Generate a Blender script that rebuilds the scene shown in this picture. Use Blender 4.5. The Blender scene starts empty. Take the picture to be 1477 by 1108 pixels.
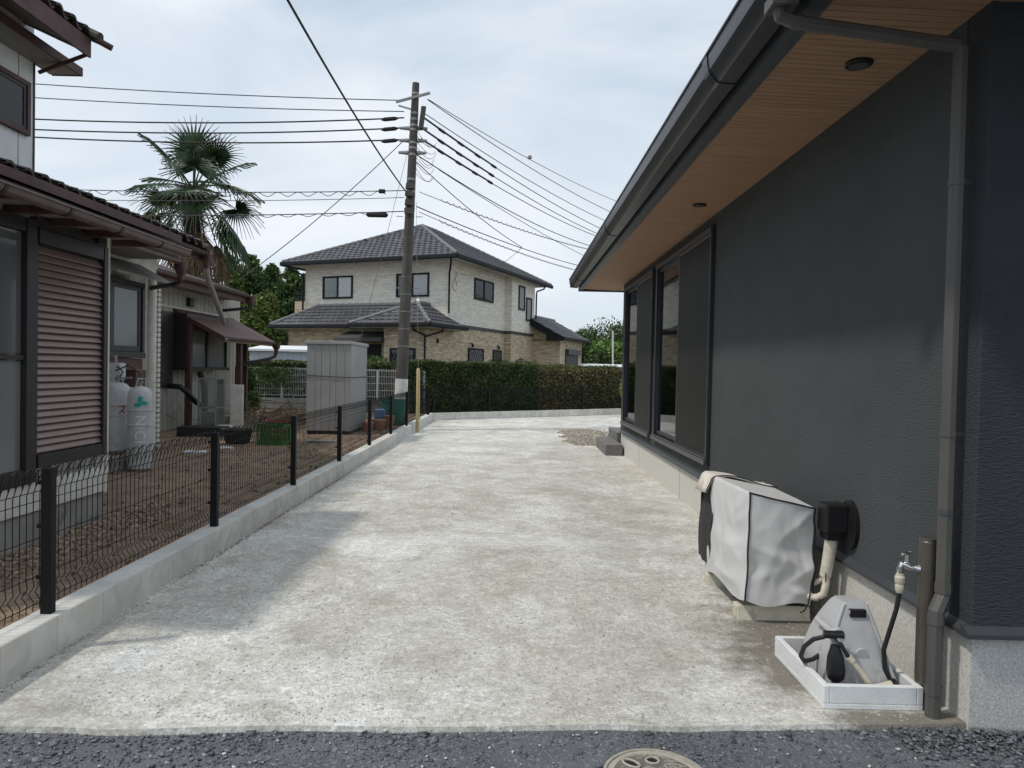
import bpy, bmesh, math, random
import numpy as np
from mathutils import Vector, Matrix, noise as mnoise
R_ = math.radians
random.seed(7); rng = np.random.default_rng(11)
S = bpy.context.scene

# ------------------------------------------------------------------ camera
CAM_H = 1.47
cam_d = bpy.data.cameras.new('camera'); cam = bpy.data.objects.new('camera', cam_d)
S.collection.objects.link(cam); S.camera = cam
cam_d.sensor_width = 36.0; cam_d.lens = 36.0*1024/1477; cam_d.clip_start = 0.05; cam_d.clip_end = 3000
cam.location = (0, 0, CAM_H)
ROT = Matrix.Rotation(R_(0.17), 3, 'Z') @ Matrix.Rotation(R_(90-1.17), 3, 'X') @ Matrix.Rotation(R_(1.2), 3, 'Z')
cam.rotation_euler = ROT.to_euler()
S.render.resolution_x, S.render.resolution_y = 1024, 768

# ------------------------------------------------------------------ sky, sun, exposure
SUN_TO = Vector((-1.0, -0.34, 1.63)).normalized()
elev = math.asin(SUN_TO.z); azim = math.atan2(SUN_TO.x, SUN_TO.y)
W = bpy.data.worlds.new('World'); S.world = W; W.use_nodes = True
nt = W.node_tree; nt.nodes.clear()
def wn(t, **k):
    n = nt.nodes.new(t)
    for a, b in k.items(): setattr(n, a, b)
    return n
out = wn('ShaderNodeOutputWorld'); mixs = wn('ShaderNodeMixShader')
sky = wn('ShaderNodeTexSky', sky_type='NISHITA', sun_disc=False, sun_elevation=elev, sun_rotation=azim, dust_density=1.6, ozone_density=1.5)
bg1 = wn('ShaderNodeBackground'); bg1.inputs[1].default_value = 0.085
bg2 = wn('ShaderNodeBackground'); bg2.inputs[1].default_value = 1.0
tc = wn('ShaderNodeTexCoord'); mp = wn('ShaderNodeMapping'); mp.inputs['Scale'].default_value = (1.0, 1.0, 2.6)
nz = wn('ShaderNodeTexNoise'); nz.inputs['Scale'].default_value = 1.7; nz.inputs['Detail'].default_value = 6; nz.inputs['Roughness'].default_value = .52; nz.inputs['Distortion'].default_value = .5
rp = wn('ShaderNodeValToRGB'); rp.color_ramp.elements[0].position = .30; rp.color_ramp.elements[0].color = (.62,)*3+(1,); rp.color_ramp.elements[1].position = .66; rp.color_ramp.elements[1].color = (.97,)*3+(1,)
rc = wn('ShaderNodeValToRGB'); rc.color_ramp.elements[0].position = .35; rc.color_ramp.elements[0].color = (.53, .615, .70, 1); rc.color_ramp.elements[1].position = .7; rc.color_ramp.elements[1].color = (.675, .71, .755, 1)
L = nt.links.new
L(tc.outputs['Generated'], mp.inputs[0]); L(mp.outputs[0], nz.inputs['Vector']); L(nz.outputs[0], rp.inputs[0]); L(nz.outputs[0], rc.inputs[0])
L(sky.outputs[0], bg1.inputs[0]); L(rc.outputs[0], bg2.inputs[0])
L(rp.outputs[0], mixs.inputs[0]); L(bg1.outputs[0], mixs.inputs[1]); L(bg2.outputs[0], mixs.inputs[2]); L(mixs.outputs[0], out.inputs[0])
sd = bpy.data.lights.new('sun', 'SUN'); sd.energy = 1.5; sd.angle = R_(3.6); sd.color = (1.0, .95, .87)
sun = bpy.data.objects.new('sun', sd); S.collection.objects.link(sun)
sun.rotation_euler = SUN_TO.to_track_quat('Z', 'Y').to_euler(); sun.location = (-20, -7, 33)
S.view_settings.view_transform = 'Standard'; S.view_settings.look = 'None'; S.view_settings.exposure = 0.42; S.view_settings.gamma = 1.0

# ------------------------------------------------------------------ helpers
def ray(x, y): return ROT @ Vector(((x-738.5)/1024, -(y-554)/1024, -1))
def at(x, y, ax, v):
    d = ray(x, y); i = 'XYZ'.index(ax); c = Vector((0, 0, CAM_H)); return c + d*((v-c[i])/d[i])

def material(name, c1, c2=None, scale=4.0, rough=.75, bump=0.0, bscale=60.0, metal=0.0, island=0.0, spec=.4, stretch=(1, 1, 1), bstretch=None, detail=5, c3=None, s3=40.0, objrand=0.0, lo=.35, hi=.65, bdist=.01, coat=0.0):
    m = bpy.data.materials.new(name); m.use_nodes = True; t = m.node_tree; N = t.nodes.new; K = t.links.new
    b = t.nodes['Principled BSDF']; b.inputs['Roughness'].default_value = rough; b.inputs['Metallic'].default_value = metal
    b.inputs['Specular IOR Level'].default_value = spec; b.inputs['Coat Weight'].default_value = coat
    geo = N('ShaderNodeNewGeometry')
    def coords(st):
        mpn = N('ShaderNodeMapping'); mpn.inputs['Scale'].default_value = st; K(geo.outputs['Position'], mpn.inputs[0]); return mpn.outputs[0]
    col = None
    if c2 is not None:
        n = N('ShaderNodeTexNoise'); n.inputs['Scale'].default_value = scale; n.inputs['Detail'].default_value = detail; n.inputs['Roughness'].default_value = .6
        K(coords(stretch), n.inputs['Vector'])
        r = N('ShaderNodeValToRGB'); r.color_ramp.elements[0].position = lo; r.color_ramp.elements[1].position = hi
        r.color_ramp.elements[0].color = (*c1, 1); r.color_ramp.elements[1].color = (*c2, 1); K(n.outputs[0], r.inputs[0]); col = r.outputs[0]
    if c3 is not None:
        n = N('ShaderNodeTexNoise'); n.inputs['Scale'].default_value = s3; n.inputs['Detail'].default_value = 3; K(coords((1, 1, 1)), n.inputs['Vector'])
        r = N('ShaderNodeValToRGB'); r.color_ramp.elements[0].position = .56; r.color_ramp.elements[1].position = .68
        K(n.outputs[0], r.inputs[0]); mx = N('ShaderNodeMix'); mx.data_type = 'RGBA'; K(r.outputs[0], mx.inputs[0])
        if col: K(col, mx.inputs[6])
        else: mx.inputs[6].default_value = (*c1, 1)
        mx.inputs[7].default_value = (*c3, 1); col = mx.outputs[2]
    if island or objrand:
        mr = N('ShaderNodeMapRange'); k = island or objrand; mr.inputs[3].default_value = 1-k; mr.inputs[4].default_value = 1+k
        if island: K(geo.outputs['Random Per Island'], mr.inputs[0])
        else:
            oi = N('ShaderNodeObjectInfo'); K(oi.outputs['Random'], mr.inputs[0])
        mx = N('ShaderNodeMix'); mx.data_type = 'RGBA'; mx.blend_type = 'MULTIPLY'; mx.inputs[0].default_value = 1
        if col: K(col, mx.inputs[6])
        else: mx.inputs[6].default_value = (*c1, 1)
        K(mr.outputs[0], mx.inputs[7]); col = mx.outputs[2]
    if col: K(col, b.inputs['Base Color'])
    else: b.inputs['Base Color'].default_value = (*c1, 1)
    if bump:
        n = N('ShaderNodeTexNoise'); n.inputs['Scale'].default_value = bscale; n.inputs['Detail'].default_value = 4; K(coords(bstretch or (1, 1, 1)), n.inputs['Vector'])
        bp = N('ShaderNodeBump'); bp.inputs['Strength'].default_value = bump; bp.inputs['Distance'].default_value = bdist; K(n.outputs[0], bp.inputs['Height']); K(bp.outputs[0], b.inputs['Normal'])
    return m

def glass_material(name, tint, rough=.02, refl=1.0, body=None, bodyfac=0.0):
    m = bpy.data.materials.new(name); m.use_nodes = True; t = m.node_tree; t.nodes.clear(); N = t.nodes.new; K = t.links.new
    o = N('ShaderNodeOutputMaterial'); mx = N('ShaderNodeMixShader'); tr = N('ShaderNodeBsdfTransparent'); gl = N('ShaderNodeBsdfGlossy'); fr = N('ShaderNodeFresnel')
    tr.inputs[0].default_value = (*tint, 1); gl.inputs['Roughness'].default_value = rough; gl.inputs[0].default_value = (refl,)*3+(1,); fr.inputs[0].default_value = 1.55
    base = tr.outputs[0]
    if body:
        df = N('ShaderNodeBsdfDiffuse'); df.inputs[0].default_value = (*body, 1); m2 = N('ShaderNodeMixShader'); m2.inputs[0].default_value = bodyfac
        K(tr.outputs[0], m2.inputs[1]); K(df.outputs[0], m2.inputs[2]); base = m2.outputs[0]
    K(fr.outputs[0], mx.inputs[0]); K(base, mx.inputs[1]); K(gl.outputs[0], mx.inputs[2]); K(mx.outputs[0], o.inputs[0])
    return m

ORG = {}
class MB:
    def __init__(s): s.v = []; s.f = []
    def add(s, vs, fs):
        b = len(s.v); s.v.extend([tuple(p) for p in vs]); s.f.extend([tuple(i+b for i in f) for f in fs]); return s
    def box(s, x0, x1, y0, y1, z0, z1):
        return s.add([(x0, y0, z0), (x1, y0, z0), (x1, y1, z0), (x0, y1, z0), (x0, y0, z1), (x1, y0, z1), (x1, y1, z1), (x0, y1, z1)],
                     [(0, 3, 2, 1), (4, 5, 6, 7), (0, 1, 5, 4), (1, 2, 6, 5), (2, 3, 7, 6), (3, 0, 4, 7)])
    def prism(s, poly, ax, a0, a1):
        # poly: 2D points in the two other axes (order x,y,z without ax)
        def P(p, a):
            return {'X': (a, p[0], p[1]), 'Y': (p[0], a, p[1]), 'Z': (p[0], p[1], a)}[ax]
        n = len(poly); vs = [P(p, a0) for p in poly]+[P(p, a1) for p in poly]
        fs = [tuple(range(n)), tuple(range(2*n-1, n-1, -1))]+[(i, i+n, (i+1) % n+n, (i+1) % n) for i in range(n)]
        return s.add(vs, fs)
    def tube(s, pts, r, n=8, cap=True):
        pts = [Vector(p) for p in pts]; rs = r if isinstance(r, (list, tuple)) else [r]*len(pts); b = len(s.v)
        T = (pts[1]-pts[0]).normalized(); up = Vector((0, 0, 1)) if abs(T.z) < .9 else Vector((0, 1, 0)); A = T.cross(up).normalized()
        for i, p in enumerate(pts):
            t = (pts[min(i+1, len(pts)-1)]-pts[max(i-1, 0)]).normalized(); A = (A-t*A.dot(t)).normalized(); B = t.cross(A)
            for k in range(n):
                a = 2*math.pi*(k+.5)/n; s.v.append(tuple(p+(A*math.cos(a)+B*math.sin(a))*rs[i]))
        for i in range(len(pts)-1):
            for k in range(n):
                k2 = (k+1) % n; s.f.append((b+i*n+k, b+i*n+k2, b+(i+1)*n+k2, b+(i+1)*n+k))
        if cap:
            s.f.append(tuple(b+k for k in range(n-1, -1, -1))); e = b+(len(pts)-1)*n; s.f.append(tuple(e+k for k in range(n)))
        return s
    def lathe(s, prof, c, n=24, axis='Z'):
        b = len(s.v); cx, cy, cz = c
        for (r, h) in prof:
            for k in range(n):
                a = 2*math.pi*k/n; u, w = r*math.cos(a), r*math.sin(a)
                s.v.append({'Z': (cx+u, cy+w, cz+h), 'X': (cx+h, cy+u, cz+w), 'Y': (cx+u, cy+h, cz+w)}[axis])
        for i in range(len(prof)-1):
            for k in range(n):
                k2 = (k+1) % n; s.f.append((b+i*n+k, b+i*n+k2, b+(i+1)*n+k2, b+(i+1)*n+k))
        s.f.append(tuple(b+k for k in range(n-1, -1, -1))); e = b+(len(prof)-1)*n; s.f.append(tuple(e+k for k in range(n)))
        return s
    def sheet(s, fn, us, vs):
        b = len(s.v); nu, nv = len(us), len(vs)
        for v in vs:
            for u in us: s.v.append(tuple(fn(u, v)))
        for j in range(nv-1):
            for i in range(nu-1): s.f.append((b+j*nu+i, b+j*nu+i+1, b+(j+1)*nu+i+1, b+(j+1)*nu+i))
        return s
    def build(s, name, mat, parent=None, smooth=False, bevel=0, label=None, kind=None, fix=True):
        vs = np.array(s.v, float); c = (vs.min(0)+vs.max(0))/2
        if parent is None: c[2] = vs[:, 2].min()
        me = bpy.data.meshes.new(name); me.from_pydata((vs-c).tolist(), [], s.f)
        if fix:
            bm = bmesh.new(); bm.from_mesh(me); bmesh.ops.recalc_face_normals(bm, faces=bm.faces); bm.to_mesh(me); bm.free()
        me.materials.append(mat)
        if smooth: me.polygons.foreach_set('use_smooth', [True]*len(me.polygons))
        o = bpy.data.objects.new(name, me); S.collection.objects.link(o)
        if parent is not None: o.parent = parent; o.location = Vector(c)-ORG[parent]
        else: o.location = c
        ORG[o] = Vector(c)
        if bevel:
            md = o.modifiers.new('bevel', 'BEVEL'); md.width = bevel; md.segments = 2; md.limit_method = 'ANGLE'
        if smooth == 'angle' or (smooth and not fix): pass
        if label: o['label'] = label
        if kind: o['kind'] = kind
        return o
def thing(name, label, cat, loc, group=None, rotz=None):
    o = bpy.data.objects.new(name, None); S.collection.objects.link(o); o.location = loc; o.empty_display_size = .2
    o['label'] = label; o['category'] = cat
    if group: o['group'] = group
    if rotz is None: ORG[o] = Vector(loc)
    else: o.rotation_euler = (0, 0, rotz); ORG[o] = Vector((0, 0, 0))
    return o
def tag(o, label, cat, group=None):
    o['label'] = label; o['category'] = cat
    if group: o['group'] = group
    return o
def child_copy(o, parent, dloc=(0, 0, 0)):
    c = o.copy(); S.collection.objects.link(c); c.parent = parent; c.location = o.location+Vector(dloc); ORG[c] = ORG[o]+Vector(dloc); return c
def struct(o): o['kind'] = 'structure'; return o
def shade(o, ang=40):
    me = o.data; me.polygons.foreach_set('use_smooth', [True]*len(me.polygons)); me.set_sharp_from_angle(angle=R_(ang)); return o
def catenary(a, b, sag, n=14):
    a, b = Vector(a), Vector(b); return [a.lerp(b, t/n)-Vector((0, 0, sag*4*(t/n)*(1-t/n))) for t in range(n+1)]
def scatter_mesh(name, verts, faces_per, base_faces, mat, kind='stuff', parent=None):
    """verts: (N,k,3) array, base_faces list of index tuples within k"""
    N, k, _ = verts.shape; bf = np.array(base_faces); m = bf.shape[1]
    F = (bf[None]+(np.arange(N)*k)[:, None, None]).reshape(-1, m)
    me = bpy.data.meshes.new(name); V = verts.reshape(-1, 3)
    c = (V.min(0)+V.max(0))/2
    if parent is None: c[2] = V[:, 2].min()
    me.vertices.add(len(V)); me.vertices.foreach_set('co', (V-c).ravel())
    me.loops.add(F.size); me.loops.foreach_set('vertex_index', F.ravel().astype(np.int32))
    me.polygons.add(len(F)); me.polygons.foreach_set('loop_start', (np.arange(len(F))*m).astype(np.int32)); me.polygons.foreach_set('loop_total', np.full(len(F), m, np.int32))
    me.update(calc_edges=True); me.validate(); me.materials.append(mat)
    o = bpy.data.objects.new(name, me); S.collection.objects.link(o); ORG[o] = Vector(c)
    o.location = Vector(c)-(ORG[parent] if parent else Vector((0, 0, 0)))
    if parent: o.parent = parent
    if kind: o['kind'] = kind
    return o
def rand_rot(n):
    q = rng.normal(size=(n, 4)); q /= np.linalg.norm(q, axis=1)[:, None]; w, x, y, z = q.T
    return np.stack([np.stack([1-2*(y*y+z*z), 2*(x*y-z*w), 2*(x*z+y*w)], 1), np.stack([2*(x*y+z*w), 1-2*(x*x+z*z), 2*(y*z-x*w)], 1), np.stack([2*(x*z-y*w), 2*(y*z+x*w), 1-2*(x*x+y*y)], 1)], 1)
def leaves(name, pts, size, mat, parent=None, kind='stuff', aspect=.55, vary=.4):
    n = len(pts); sz = size*(1+vary*rng.uniform(-1, 1, n))
    q = np.array([(-.5, 0, 0), (0, -.5*aspect, .08), (.5, 0, 0), (0, .5*aspect, .08)]); Rm = rand_rot(n)
    v = np.einsum('nij,kj->nki', Rm, q)*sz[:, None, None]+pts[:, None, :]
    return scatter_mesh(name, v, 4, [(0, 1, 2, 3)], mat, kind, parent)
OCT = np.array([(1, 0, 0), (-1, 0, 0), (0, 1, 0), (0, -1, 0), (0, 0, 1), (0, 0, -1)], float)
OCTF = [(0, 2, 4), (2, 1, 4), (1, 3, 4), (3, 0, 4), (2, 0, 5), (1, 2, 5), (3, 1, 5), (0, 3, 5)]
CUBE = np.array([(-1, -1, -1), (1, -1, -1), (1, 1, -1), (-1, 1, -1), (-1, -1, 1), (1, -1, 1), (1, 1, 1), (-1, 1, 1)], float)
CUBEF = [(0, 3, 2, 1), (4, 5, 6, 7), (0, 1, 5, 4), (1, 2, 6, 5), (2, 3, 7, 6), (3, 0, 4, 7)]
def stones(name, xy, size, zf, mat, flat=.45, parent=None, kind='stuff', angular=True):
    n = len(xy); sz = size
    B = (CUBE*.62 if angular else OCT)[None]*(1+rng.uniform(-.55, .5, (n, 8 if angular else 6, 3)))
    B = B*np.stack([sz, sz*rng.uniform(.5, 1, n), sz*flat*rng.uniform(.6, 1.3, n)], 1)[:, None, :]
    a = rng.uniform(0, 6.28, n); ca, sa = np.cos(a), np.sin(a); t = rng.uniform(-.35, .35, n)
    z2 = B[..., 2]+B[..., 0]*t[:, None]; x, y = B[..., 0].copy(), B[..., 1].copy()
    V = np.stack([x*ca[:, None]-y*sa[:, None]+xy[:, 0:1], x*sa[:, None]+y*ca[:, None]+xy[:, 1:2], z2+np.array([zf(p[0], p[1]) for p in xy])[:, None]+sz[:, None]*flat*.25], 2)
    return scatter_mesh(name, V, 8, CUBEF if angular else OCTF, mat, kind, parent)

# ------------------------------------------------------------------ materials
M = {}
M['dirtfar'] = material('dirtfar', (.10, .085, .06), (.16, .14, .10), 1.2, .95, .4, 30)
M['yard'] = material('yard', (.18, .122, .08), (.33, .24, .165), 3.5, .95, .9, 70, c3=(.33, .26, .19), s3=28, bdist=.02)
M['curb'] = material('curb', (.585, .565, .52), (.705, .69, .645), 5, .85, .35, 120, objrand=.06, c3=(.53, .52, .49), s3=7, bdist=.004)
M['mortar'] = material('mortar', (.16, .155, .145), (.22, .21, .2), 30, .95)
M['post'] = material('post', (.007, .007, .008), None, rough=.55, spec=.25)
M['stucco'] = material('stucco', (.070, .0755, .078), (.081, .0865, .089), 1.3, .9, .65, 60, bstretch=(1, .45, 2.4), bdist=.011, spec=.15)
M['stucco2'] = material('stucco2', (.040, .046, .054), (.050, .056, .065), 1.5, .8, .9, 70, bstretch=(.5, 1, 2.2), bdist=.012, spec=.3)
M['found'] = material('found', (.56, .54, .49), (.68, .66, .61), 60, .9, .35, 150, c3=(.36, .33, .285), s3=110, bdist=.003)
M['granite'] = material('granite', (.42, .415, .40), (.62, .61, .59), 95, .85, .4, 140, c3=(.24, .24, .235), s3=130, bdist=.003)
M['flash'] = material('flash', (.045, .050, .057), (.055, .06, .066), 3, .45, spec=.5)
M['navy'] = material('navy', (.018, .022, .030), None, rough=.42, spec=.5)
M['alum'] = material('alum', (.16, .16, .155), (.19, .19, .185), 8, .38, metal=.75)
M['alumd'] = material('alumd', (.085, .085, .085), (.10, .10, .10), 8, .4, metal=.4)
M['soffit'] = material('soffit', (.285, .17, .10), (.345, .21, .13), 6, .65, .15, 90, stretch=(.5, 5, 1), objrand=.05)
M['gutter'] = material('gutter', (.020, .022, .027), (.028, .030, .035), 2.5, .34, spec=.5)
M['roofmetal'] = material('roofmetal', (.045, .046, .05), (.06, .062, .066), 3, .5)
M['pipe'] = material('pipe', (.085, .080, .074), (.102, .097, .09), 3, .5, spec=.4)
M['chrome'] = material('chrome', (.78, .78, .79), None, rough=.14, metal=1)
M['bronze'] = material('bronze', (.12, .105, .09), (.145, .128, .11), 6, .36, metal=.55)
M['beige'] = material('beige', (.52, .47, .36), (.60, .55, .43), 20, .6)
M['acbeige'] = material('acbeige', (.62, .59, .48), (.70, .67, .56), 9, .5, c3=(.48, .44, .34), s3=14)
M['cover'] = material('cover', (.60, .595, .585), (.64, .635, .625), 3, .55, .12, 900, bdist=.002, spec=.35)
M['flap'] = material('flap', (.70, .67, .60), (.52, .43, .33), 11, .7, .2, 120, stretch=(.6, 2, 1), lo=.42, hi=.7)
M['mesh'] = material('mesh', (.030, .030, .032), (.045, .045, .046), 60, .85, .3, 500, bstretch=(1, 1, .3))
M['piping'] = material('piping', (.012, .012, .014), None, rough=.6)
M['blackpl'] = material('blackpl', (.010, .010, .011), (.016, .016, .017), 30, .42)
M['insul'] = material('insul', (.60, .54, .44), (.70, .65, .56), 25, .75, .3, 60)
M['pan'] = material('pan', (.70, .71, .71), (.78, .79, .79), 14, .55, .2, 220, c3=(.62, .63, .62), s3=120, bdist=.002)
M['reel'] = material('reel', (.41, .41, .415), (.46, .46, .465), 4, .5, c3=(.385, .38, .365), s3=18)
M['hose'] = material('hose', (.020, .021, .022), None, rough=.45)
M['wood'] = material('wood', (.42, .33, .16), (.55, .45, .24), 6, .7, .3, 60, stretch=(6, 6, .6))
M['stepc'] = material('stepc', (.155, .15, .145), (.20, .195, .19), 12, .9, .4, 120)
M['rock'] = material('rock', (.27, .245, .20), (.44, .40, .33), 30, .9, island=.35)
M['crush'] = material('crush', (.10, .107, .12), (.175, .184, .20), 60, .85, .3, 200, island=.5)
M['crushw'] = material('crushw', (.5, .49, .46), None, rough=.85, island=.3)
M['grit'] = material('grit', (.36, .35, .32), (.58, .57, .53), 70, .95, island=.38)
M['pebb'] = material('pebb', (.21, .15, .105), (.40, .31, .23), 30, .95, island=.55)
M['leaflit'] = material('leaflit', (.13, .075, .035), (.25, .17, .09), 20, .9, island=.5)
M['manhole'] = material('manhole', (.34, .315, .26), (.43, .40, .335), 30, .8, .3, 90)
M['manholed'] = material('manholed', (.12, .11, .095), (.18, .165, .14), 40, .9)
M['pole'] = material('pole', (.065, .06, .054), (.105, .098, .09), 3, .9, .4, 40, stretch=(2, 2, .35), c3=(.09, .085, .075), s3=8)
M['band'] = material('band', (.26, .26, .25), (.34, .34, .33), 20, .55, metal=.4)
M['wire'] = material('wire', (.012, .012, .014), None, rough=.6)
M['wire2'] = material('wire2', (.05, .055, .06), None, rough=.6)
M['sheet'] = material('sheet', (.60, .58, .55), (.70, .69, .66), 10, .7, .3, 30)
M['teal'] = material('teal', (.012, .15, .115), (.018, .19, .145), 4, .5)
M['shedm'] = material('shedm', (.30, .30, .295), (.35, .35, .345), 2, .45, metal=.2)
M['shedt'] = material('shedt', (.30, .30, .285), (.36, .36, .345), 4, .5)
M['fencew'] = material('fencew', (.62, .64, .64), (.7, .72, .72), 8, .5)
M['block'] = material('block', (.20, .20, .195), (.29, .29, .28), 3, .95, .5, 60, objrand=.1)
M['crateg'] = material('crateg', (.035, .13, .022), (.05, .165, .03), 10, .5)
M['crater'] = material('crater', (.28, .035, .025), (.34, .05, .035), 10, .5)
M['pot'] = material('pot', (.018, .019, .02), (.03, .031, .032), 12, .6)
M['terra'] = material('terra', (.42, .20, .11), (.50, .26, .15), 9, .85)
M['blue'] = material('blue', (.10, .17, .33), (.14, .22, .38), 9, .6)
M['cyl'] = material('cyl', (.47, .48, .49), (.54, .55, .56), 4, .5, .1, 60, c3=(.42, .41, .39), s3=16)
M['rust'] = material('rust', (.16, .09, .05), (.28, .20, .13), 20, .9)
M['tealp'] = material('tealp', (.02, .36, .32), None, rough=.5)
M['redp'] = material('redp', (.42, .03, .04), None, rough=.5)
M['whitep'] = material('whitep', (.80, .81, .82), None, rough=.5)
# left house
M['shutter'] = material('shutter', (.23, .16, .14), (.27, .19, .17), 3, .42, metal=.25, stretch=(1, .5, 1), spec=.5)
M['lframe'] = material('lframe', (.022, .019, .019), (.03, .026, .026), 9, .45)
M['cream'] = material('cream', (.60, .58, .52), (.70, .68, .62), 5, .8, .2, 40, c3=(.56, .54, .48), s3=7)
M['whitewall'] = material('whitewall', (.66, .665, .66), (.74, .745, .735), 2.5, .85, .2, 60)
M['lfound'] = material('lfound', (.25, .24, .22), (.36, .345, .32), 3, .95, .5, 50, c3=(.14, .135, .12), s3=6)
M['lbrown'] = material('lbrown', (.065, .030, .027), (.10, .050, .045), 5, .6, .2, 40)
M['lgutter'] = material('lgutter', (.085, .055, .05), (.12, .085, .078), 4, .42, spec=.5)
M['ltile'] = material('ltile', (.045, .035, .033), (.085, .068, .062), 9, .62, .3, 40, objrand=.25)
M['lsoffit'] = material('lsoffit', (.20, .19, .17), (.27, .26, .235), 3, .85)
M['annexw'] = material('annexw', (.40, .385, .33), (.48, .46, .40), 4, .85, .2, 40, c3=(.35, .33, .28), s3=5)  # weathered siding tone, with shade from awning and clutter put into the colour
M['awn'] = material('awn', (.105, .052, .042), (.14, .075, .062), 5, .62, .2, 30, stretch=(1, 3, 1))
M['awnb'] = material('awnb', (.30, .26, .19), (.36, .32, .24), 5, .7)
M['frost'] = glass_material('frost', (.32, .34, .35), .14, .7, (.30, .32, .32), .6)
M['wglass'] = glass_material('wglass', (.55, .62, .62), .03, 1.0)
M['dglass'] = glass_material('dglass', (.55, .57, .57), .06, .55, (.26, .265, .27), .45)
M['acryl'] = glass_material('acryl', (.80, .84, .85), .05, .9, (.5, .52, .52), .18)
M['screen'] = glass_material('screen', (.24, .22, .20), .5, .25, (.030, .028, .026), .72)
M['curtain'] = material('curtain', (.46, .56, .47), (.56, .64, .55), 4, .9)  # pale green imitates driveway and hedge reflected in the panes
M['curtw'] = material('curtw', (.82, .83, .83), (.88, .89, .89), 4, .9)
M['curtg'] = material('curtg', (.34, .35, .355), (.42, .43, .43), 3, .9)
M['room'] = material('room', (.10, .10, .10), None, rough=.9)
M['roomf'] = material('roomf', (.24, .17, .10), None, rough=.6)
# back house
M['btile'] = material('btile', (.068, .068, .073), (.098, .098, .104), 7, .5, island=.2, spec=.4)
M['bridge'] = material('bridge', (.17, .17, .172), (.22, .22, .222), 9, .5)
def brick_material(name, ca, cb, cm, bw=.24, bh=.062):
    m = bpy.data.materials.new(name); m.use_nodes = True; t = m.node_tree; N = t.nodes.new; K = t.links.new; b = t.nodes['Principled BSDF']; b.inputs['Roughness'].default_value = .88
    tc_ = N('ShaderNodeTexCoord'); sp_ = N('ShaderNodeSeparateXYZ'); K(tc_.outputs['Object'], sp_.inputs[0]); ad = N('ShaderNodeMath'); K(sp_.outputs[0], ad.inputs[0]); K(sp_.outputs[1], ad.inputs[1])
    cb_ = N('ShaderNodeCombineXYZ'); K(ad.outputs[0], cb_.inputs[0]); K(sp_.outputs[2], cb_.inputs[1])
    br = N('ShaderNodeTexBrick'); br.inputs['Scale'].default_value = 1; br.inputs['Brick Width'].default_value = bw; br.inputs['Row Height'].default_value = bh; br.inputs['Mortar Size'].default_value = .006; br.inputs['Bias'].default_value = 0
    br.inputs['Color1'].default_value = (*ca, 1); br.inputs['Color2'].default_value = (*cb, 1); br.inputs['Mortar'].default_value = (*cm, 1); K(cb_.outputs[0], br.inputs['Vector'])
    n = N('ShaderNodeTexNoise'); n.inputs['Scale'].default_value = 5; n.inputs['Detail'].default_value = 6; mpn = N('ShaderNodeMapping'); mpn.inputs['Scale'].default_value = (.6, .6, 3); K(tc_.outputs['Object'], mpn.inputs[0]); K(mpn.outputs[0], n.inputs['Vector'])
    r = N('ShaderNodeMapRange'); r.inputs[1].default_value = .3; r.inputs[2].default_value = .7; r.inputs[3].default_value = .84; r.inputs[4].default_value = 1.14; K(n.outputs[0], r.inputs[0])
    mx = N('ShaderNodeMix'); mx.data_type = 'RGBA'; mx.blend_type = 'MULTIPLY'; mx.inputs[0].default_value = 1; K(br.outputs['Color'], mx.inputs[6]); K(r.outputs[0], mx.inputs[7]); K(mx.outputs[2], b.inputs['Base Color'])
    bp = N('ShaderNodeBump'); bp.inputs['Strength'].default_value = .8; bp.inputs['Distance'].default_value = .02; K(mx.outputs[2], bp.inputs['Height']); K(bp.outputs[0], b.inputs['Normal']); return m
M['bcream'] = brick_material('bcream', (.76, .715, .62), (.87, .83, .74), (.65, .62, .54))
M['bbrick'] = brick_material('bbrick', (.40, .31, .20), (.72, .61, .44), (.37, .31, .23))
M['bdark'] = material('bdark', (.014, .015, .019), (.020, .021, .025), 6, .6, spec=.2)
M['bsoff'] = material('bsoff', (.48, .48, .47), None, rough=.8)
M['bbelt'] = material('bbelt', (.07, .068, .066), None, rough=.6)
M['bpane'] = glass_material('bpane', (.97, .98, .98), .03, .7)
M['bshut'] = material('bshut', (.05, .052, .056), (.06, .062, .066), 9, .5)
M['lblue'] = material('lblue', (.48, .53, .58), (.55, .60, .65), 4, .5)
# vegetation
M['hedge'] = material('hedge', (.036, .062, .020), (.085, .120, .040), 2.2, .7, island=.5, spec=.25)
M['hedgeb'] = material('hedgeb', (.11, .105, .045), (.19, .16, .075), 2.5, .75, island=.5, spec=.25)
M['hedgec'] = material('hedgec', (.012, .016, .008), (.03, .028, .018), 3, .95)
M['growth'] = material('growth', (.06, .088, .026), (.13, .155, .055), 2.0, .7, island=.45, spec=.25)
M['yellow'] = material('yellow', (.20, .23, .035), (.30, .31, .06), 3, .7, island=.4, spec=.25)
M['bush'] = material('bush', (.05, .10, .025), (.105, .17, .045), 3, .65, island=.5, spec=.3)
M['cedar'] = material('cedar', (.045, .088, .032), (.105, .165, .052), .6, .75, island=.5, spec=.2)
M['cedarl'] = material('cedarl', (.085, .135, .034), (.17, .215, .062), .8, .75, island=.5, spec=.2)
M['treer'] = material('treer', (.025, .05, .014), (.075, .12, .03), .7, .7, island=.5, spec=.25)
M['treeb'] = material('treeb', (.10, .19, .04), (.17, .27, .07), .9, .7, island=.4, spec=.25)
M['trunk'] = material('trunk', (.055, .042, .03), (.10, .08, .06), 8, .95, .8, 30)
M['palml'] = material('palml', (.022, .055, .018), (.055, .105, .035), 3, .42, island=.35, spec=.5)
M['palmy'] = material('palmy', (.16, .16, .05), (.26, .25, .10), 6, .6, island=.35)
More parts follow.
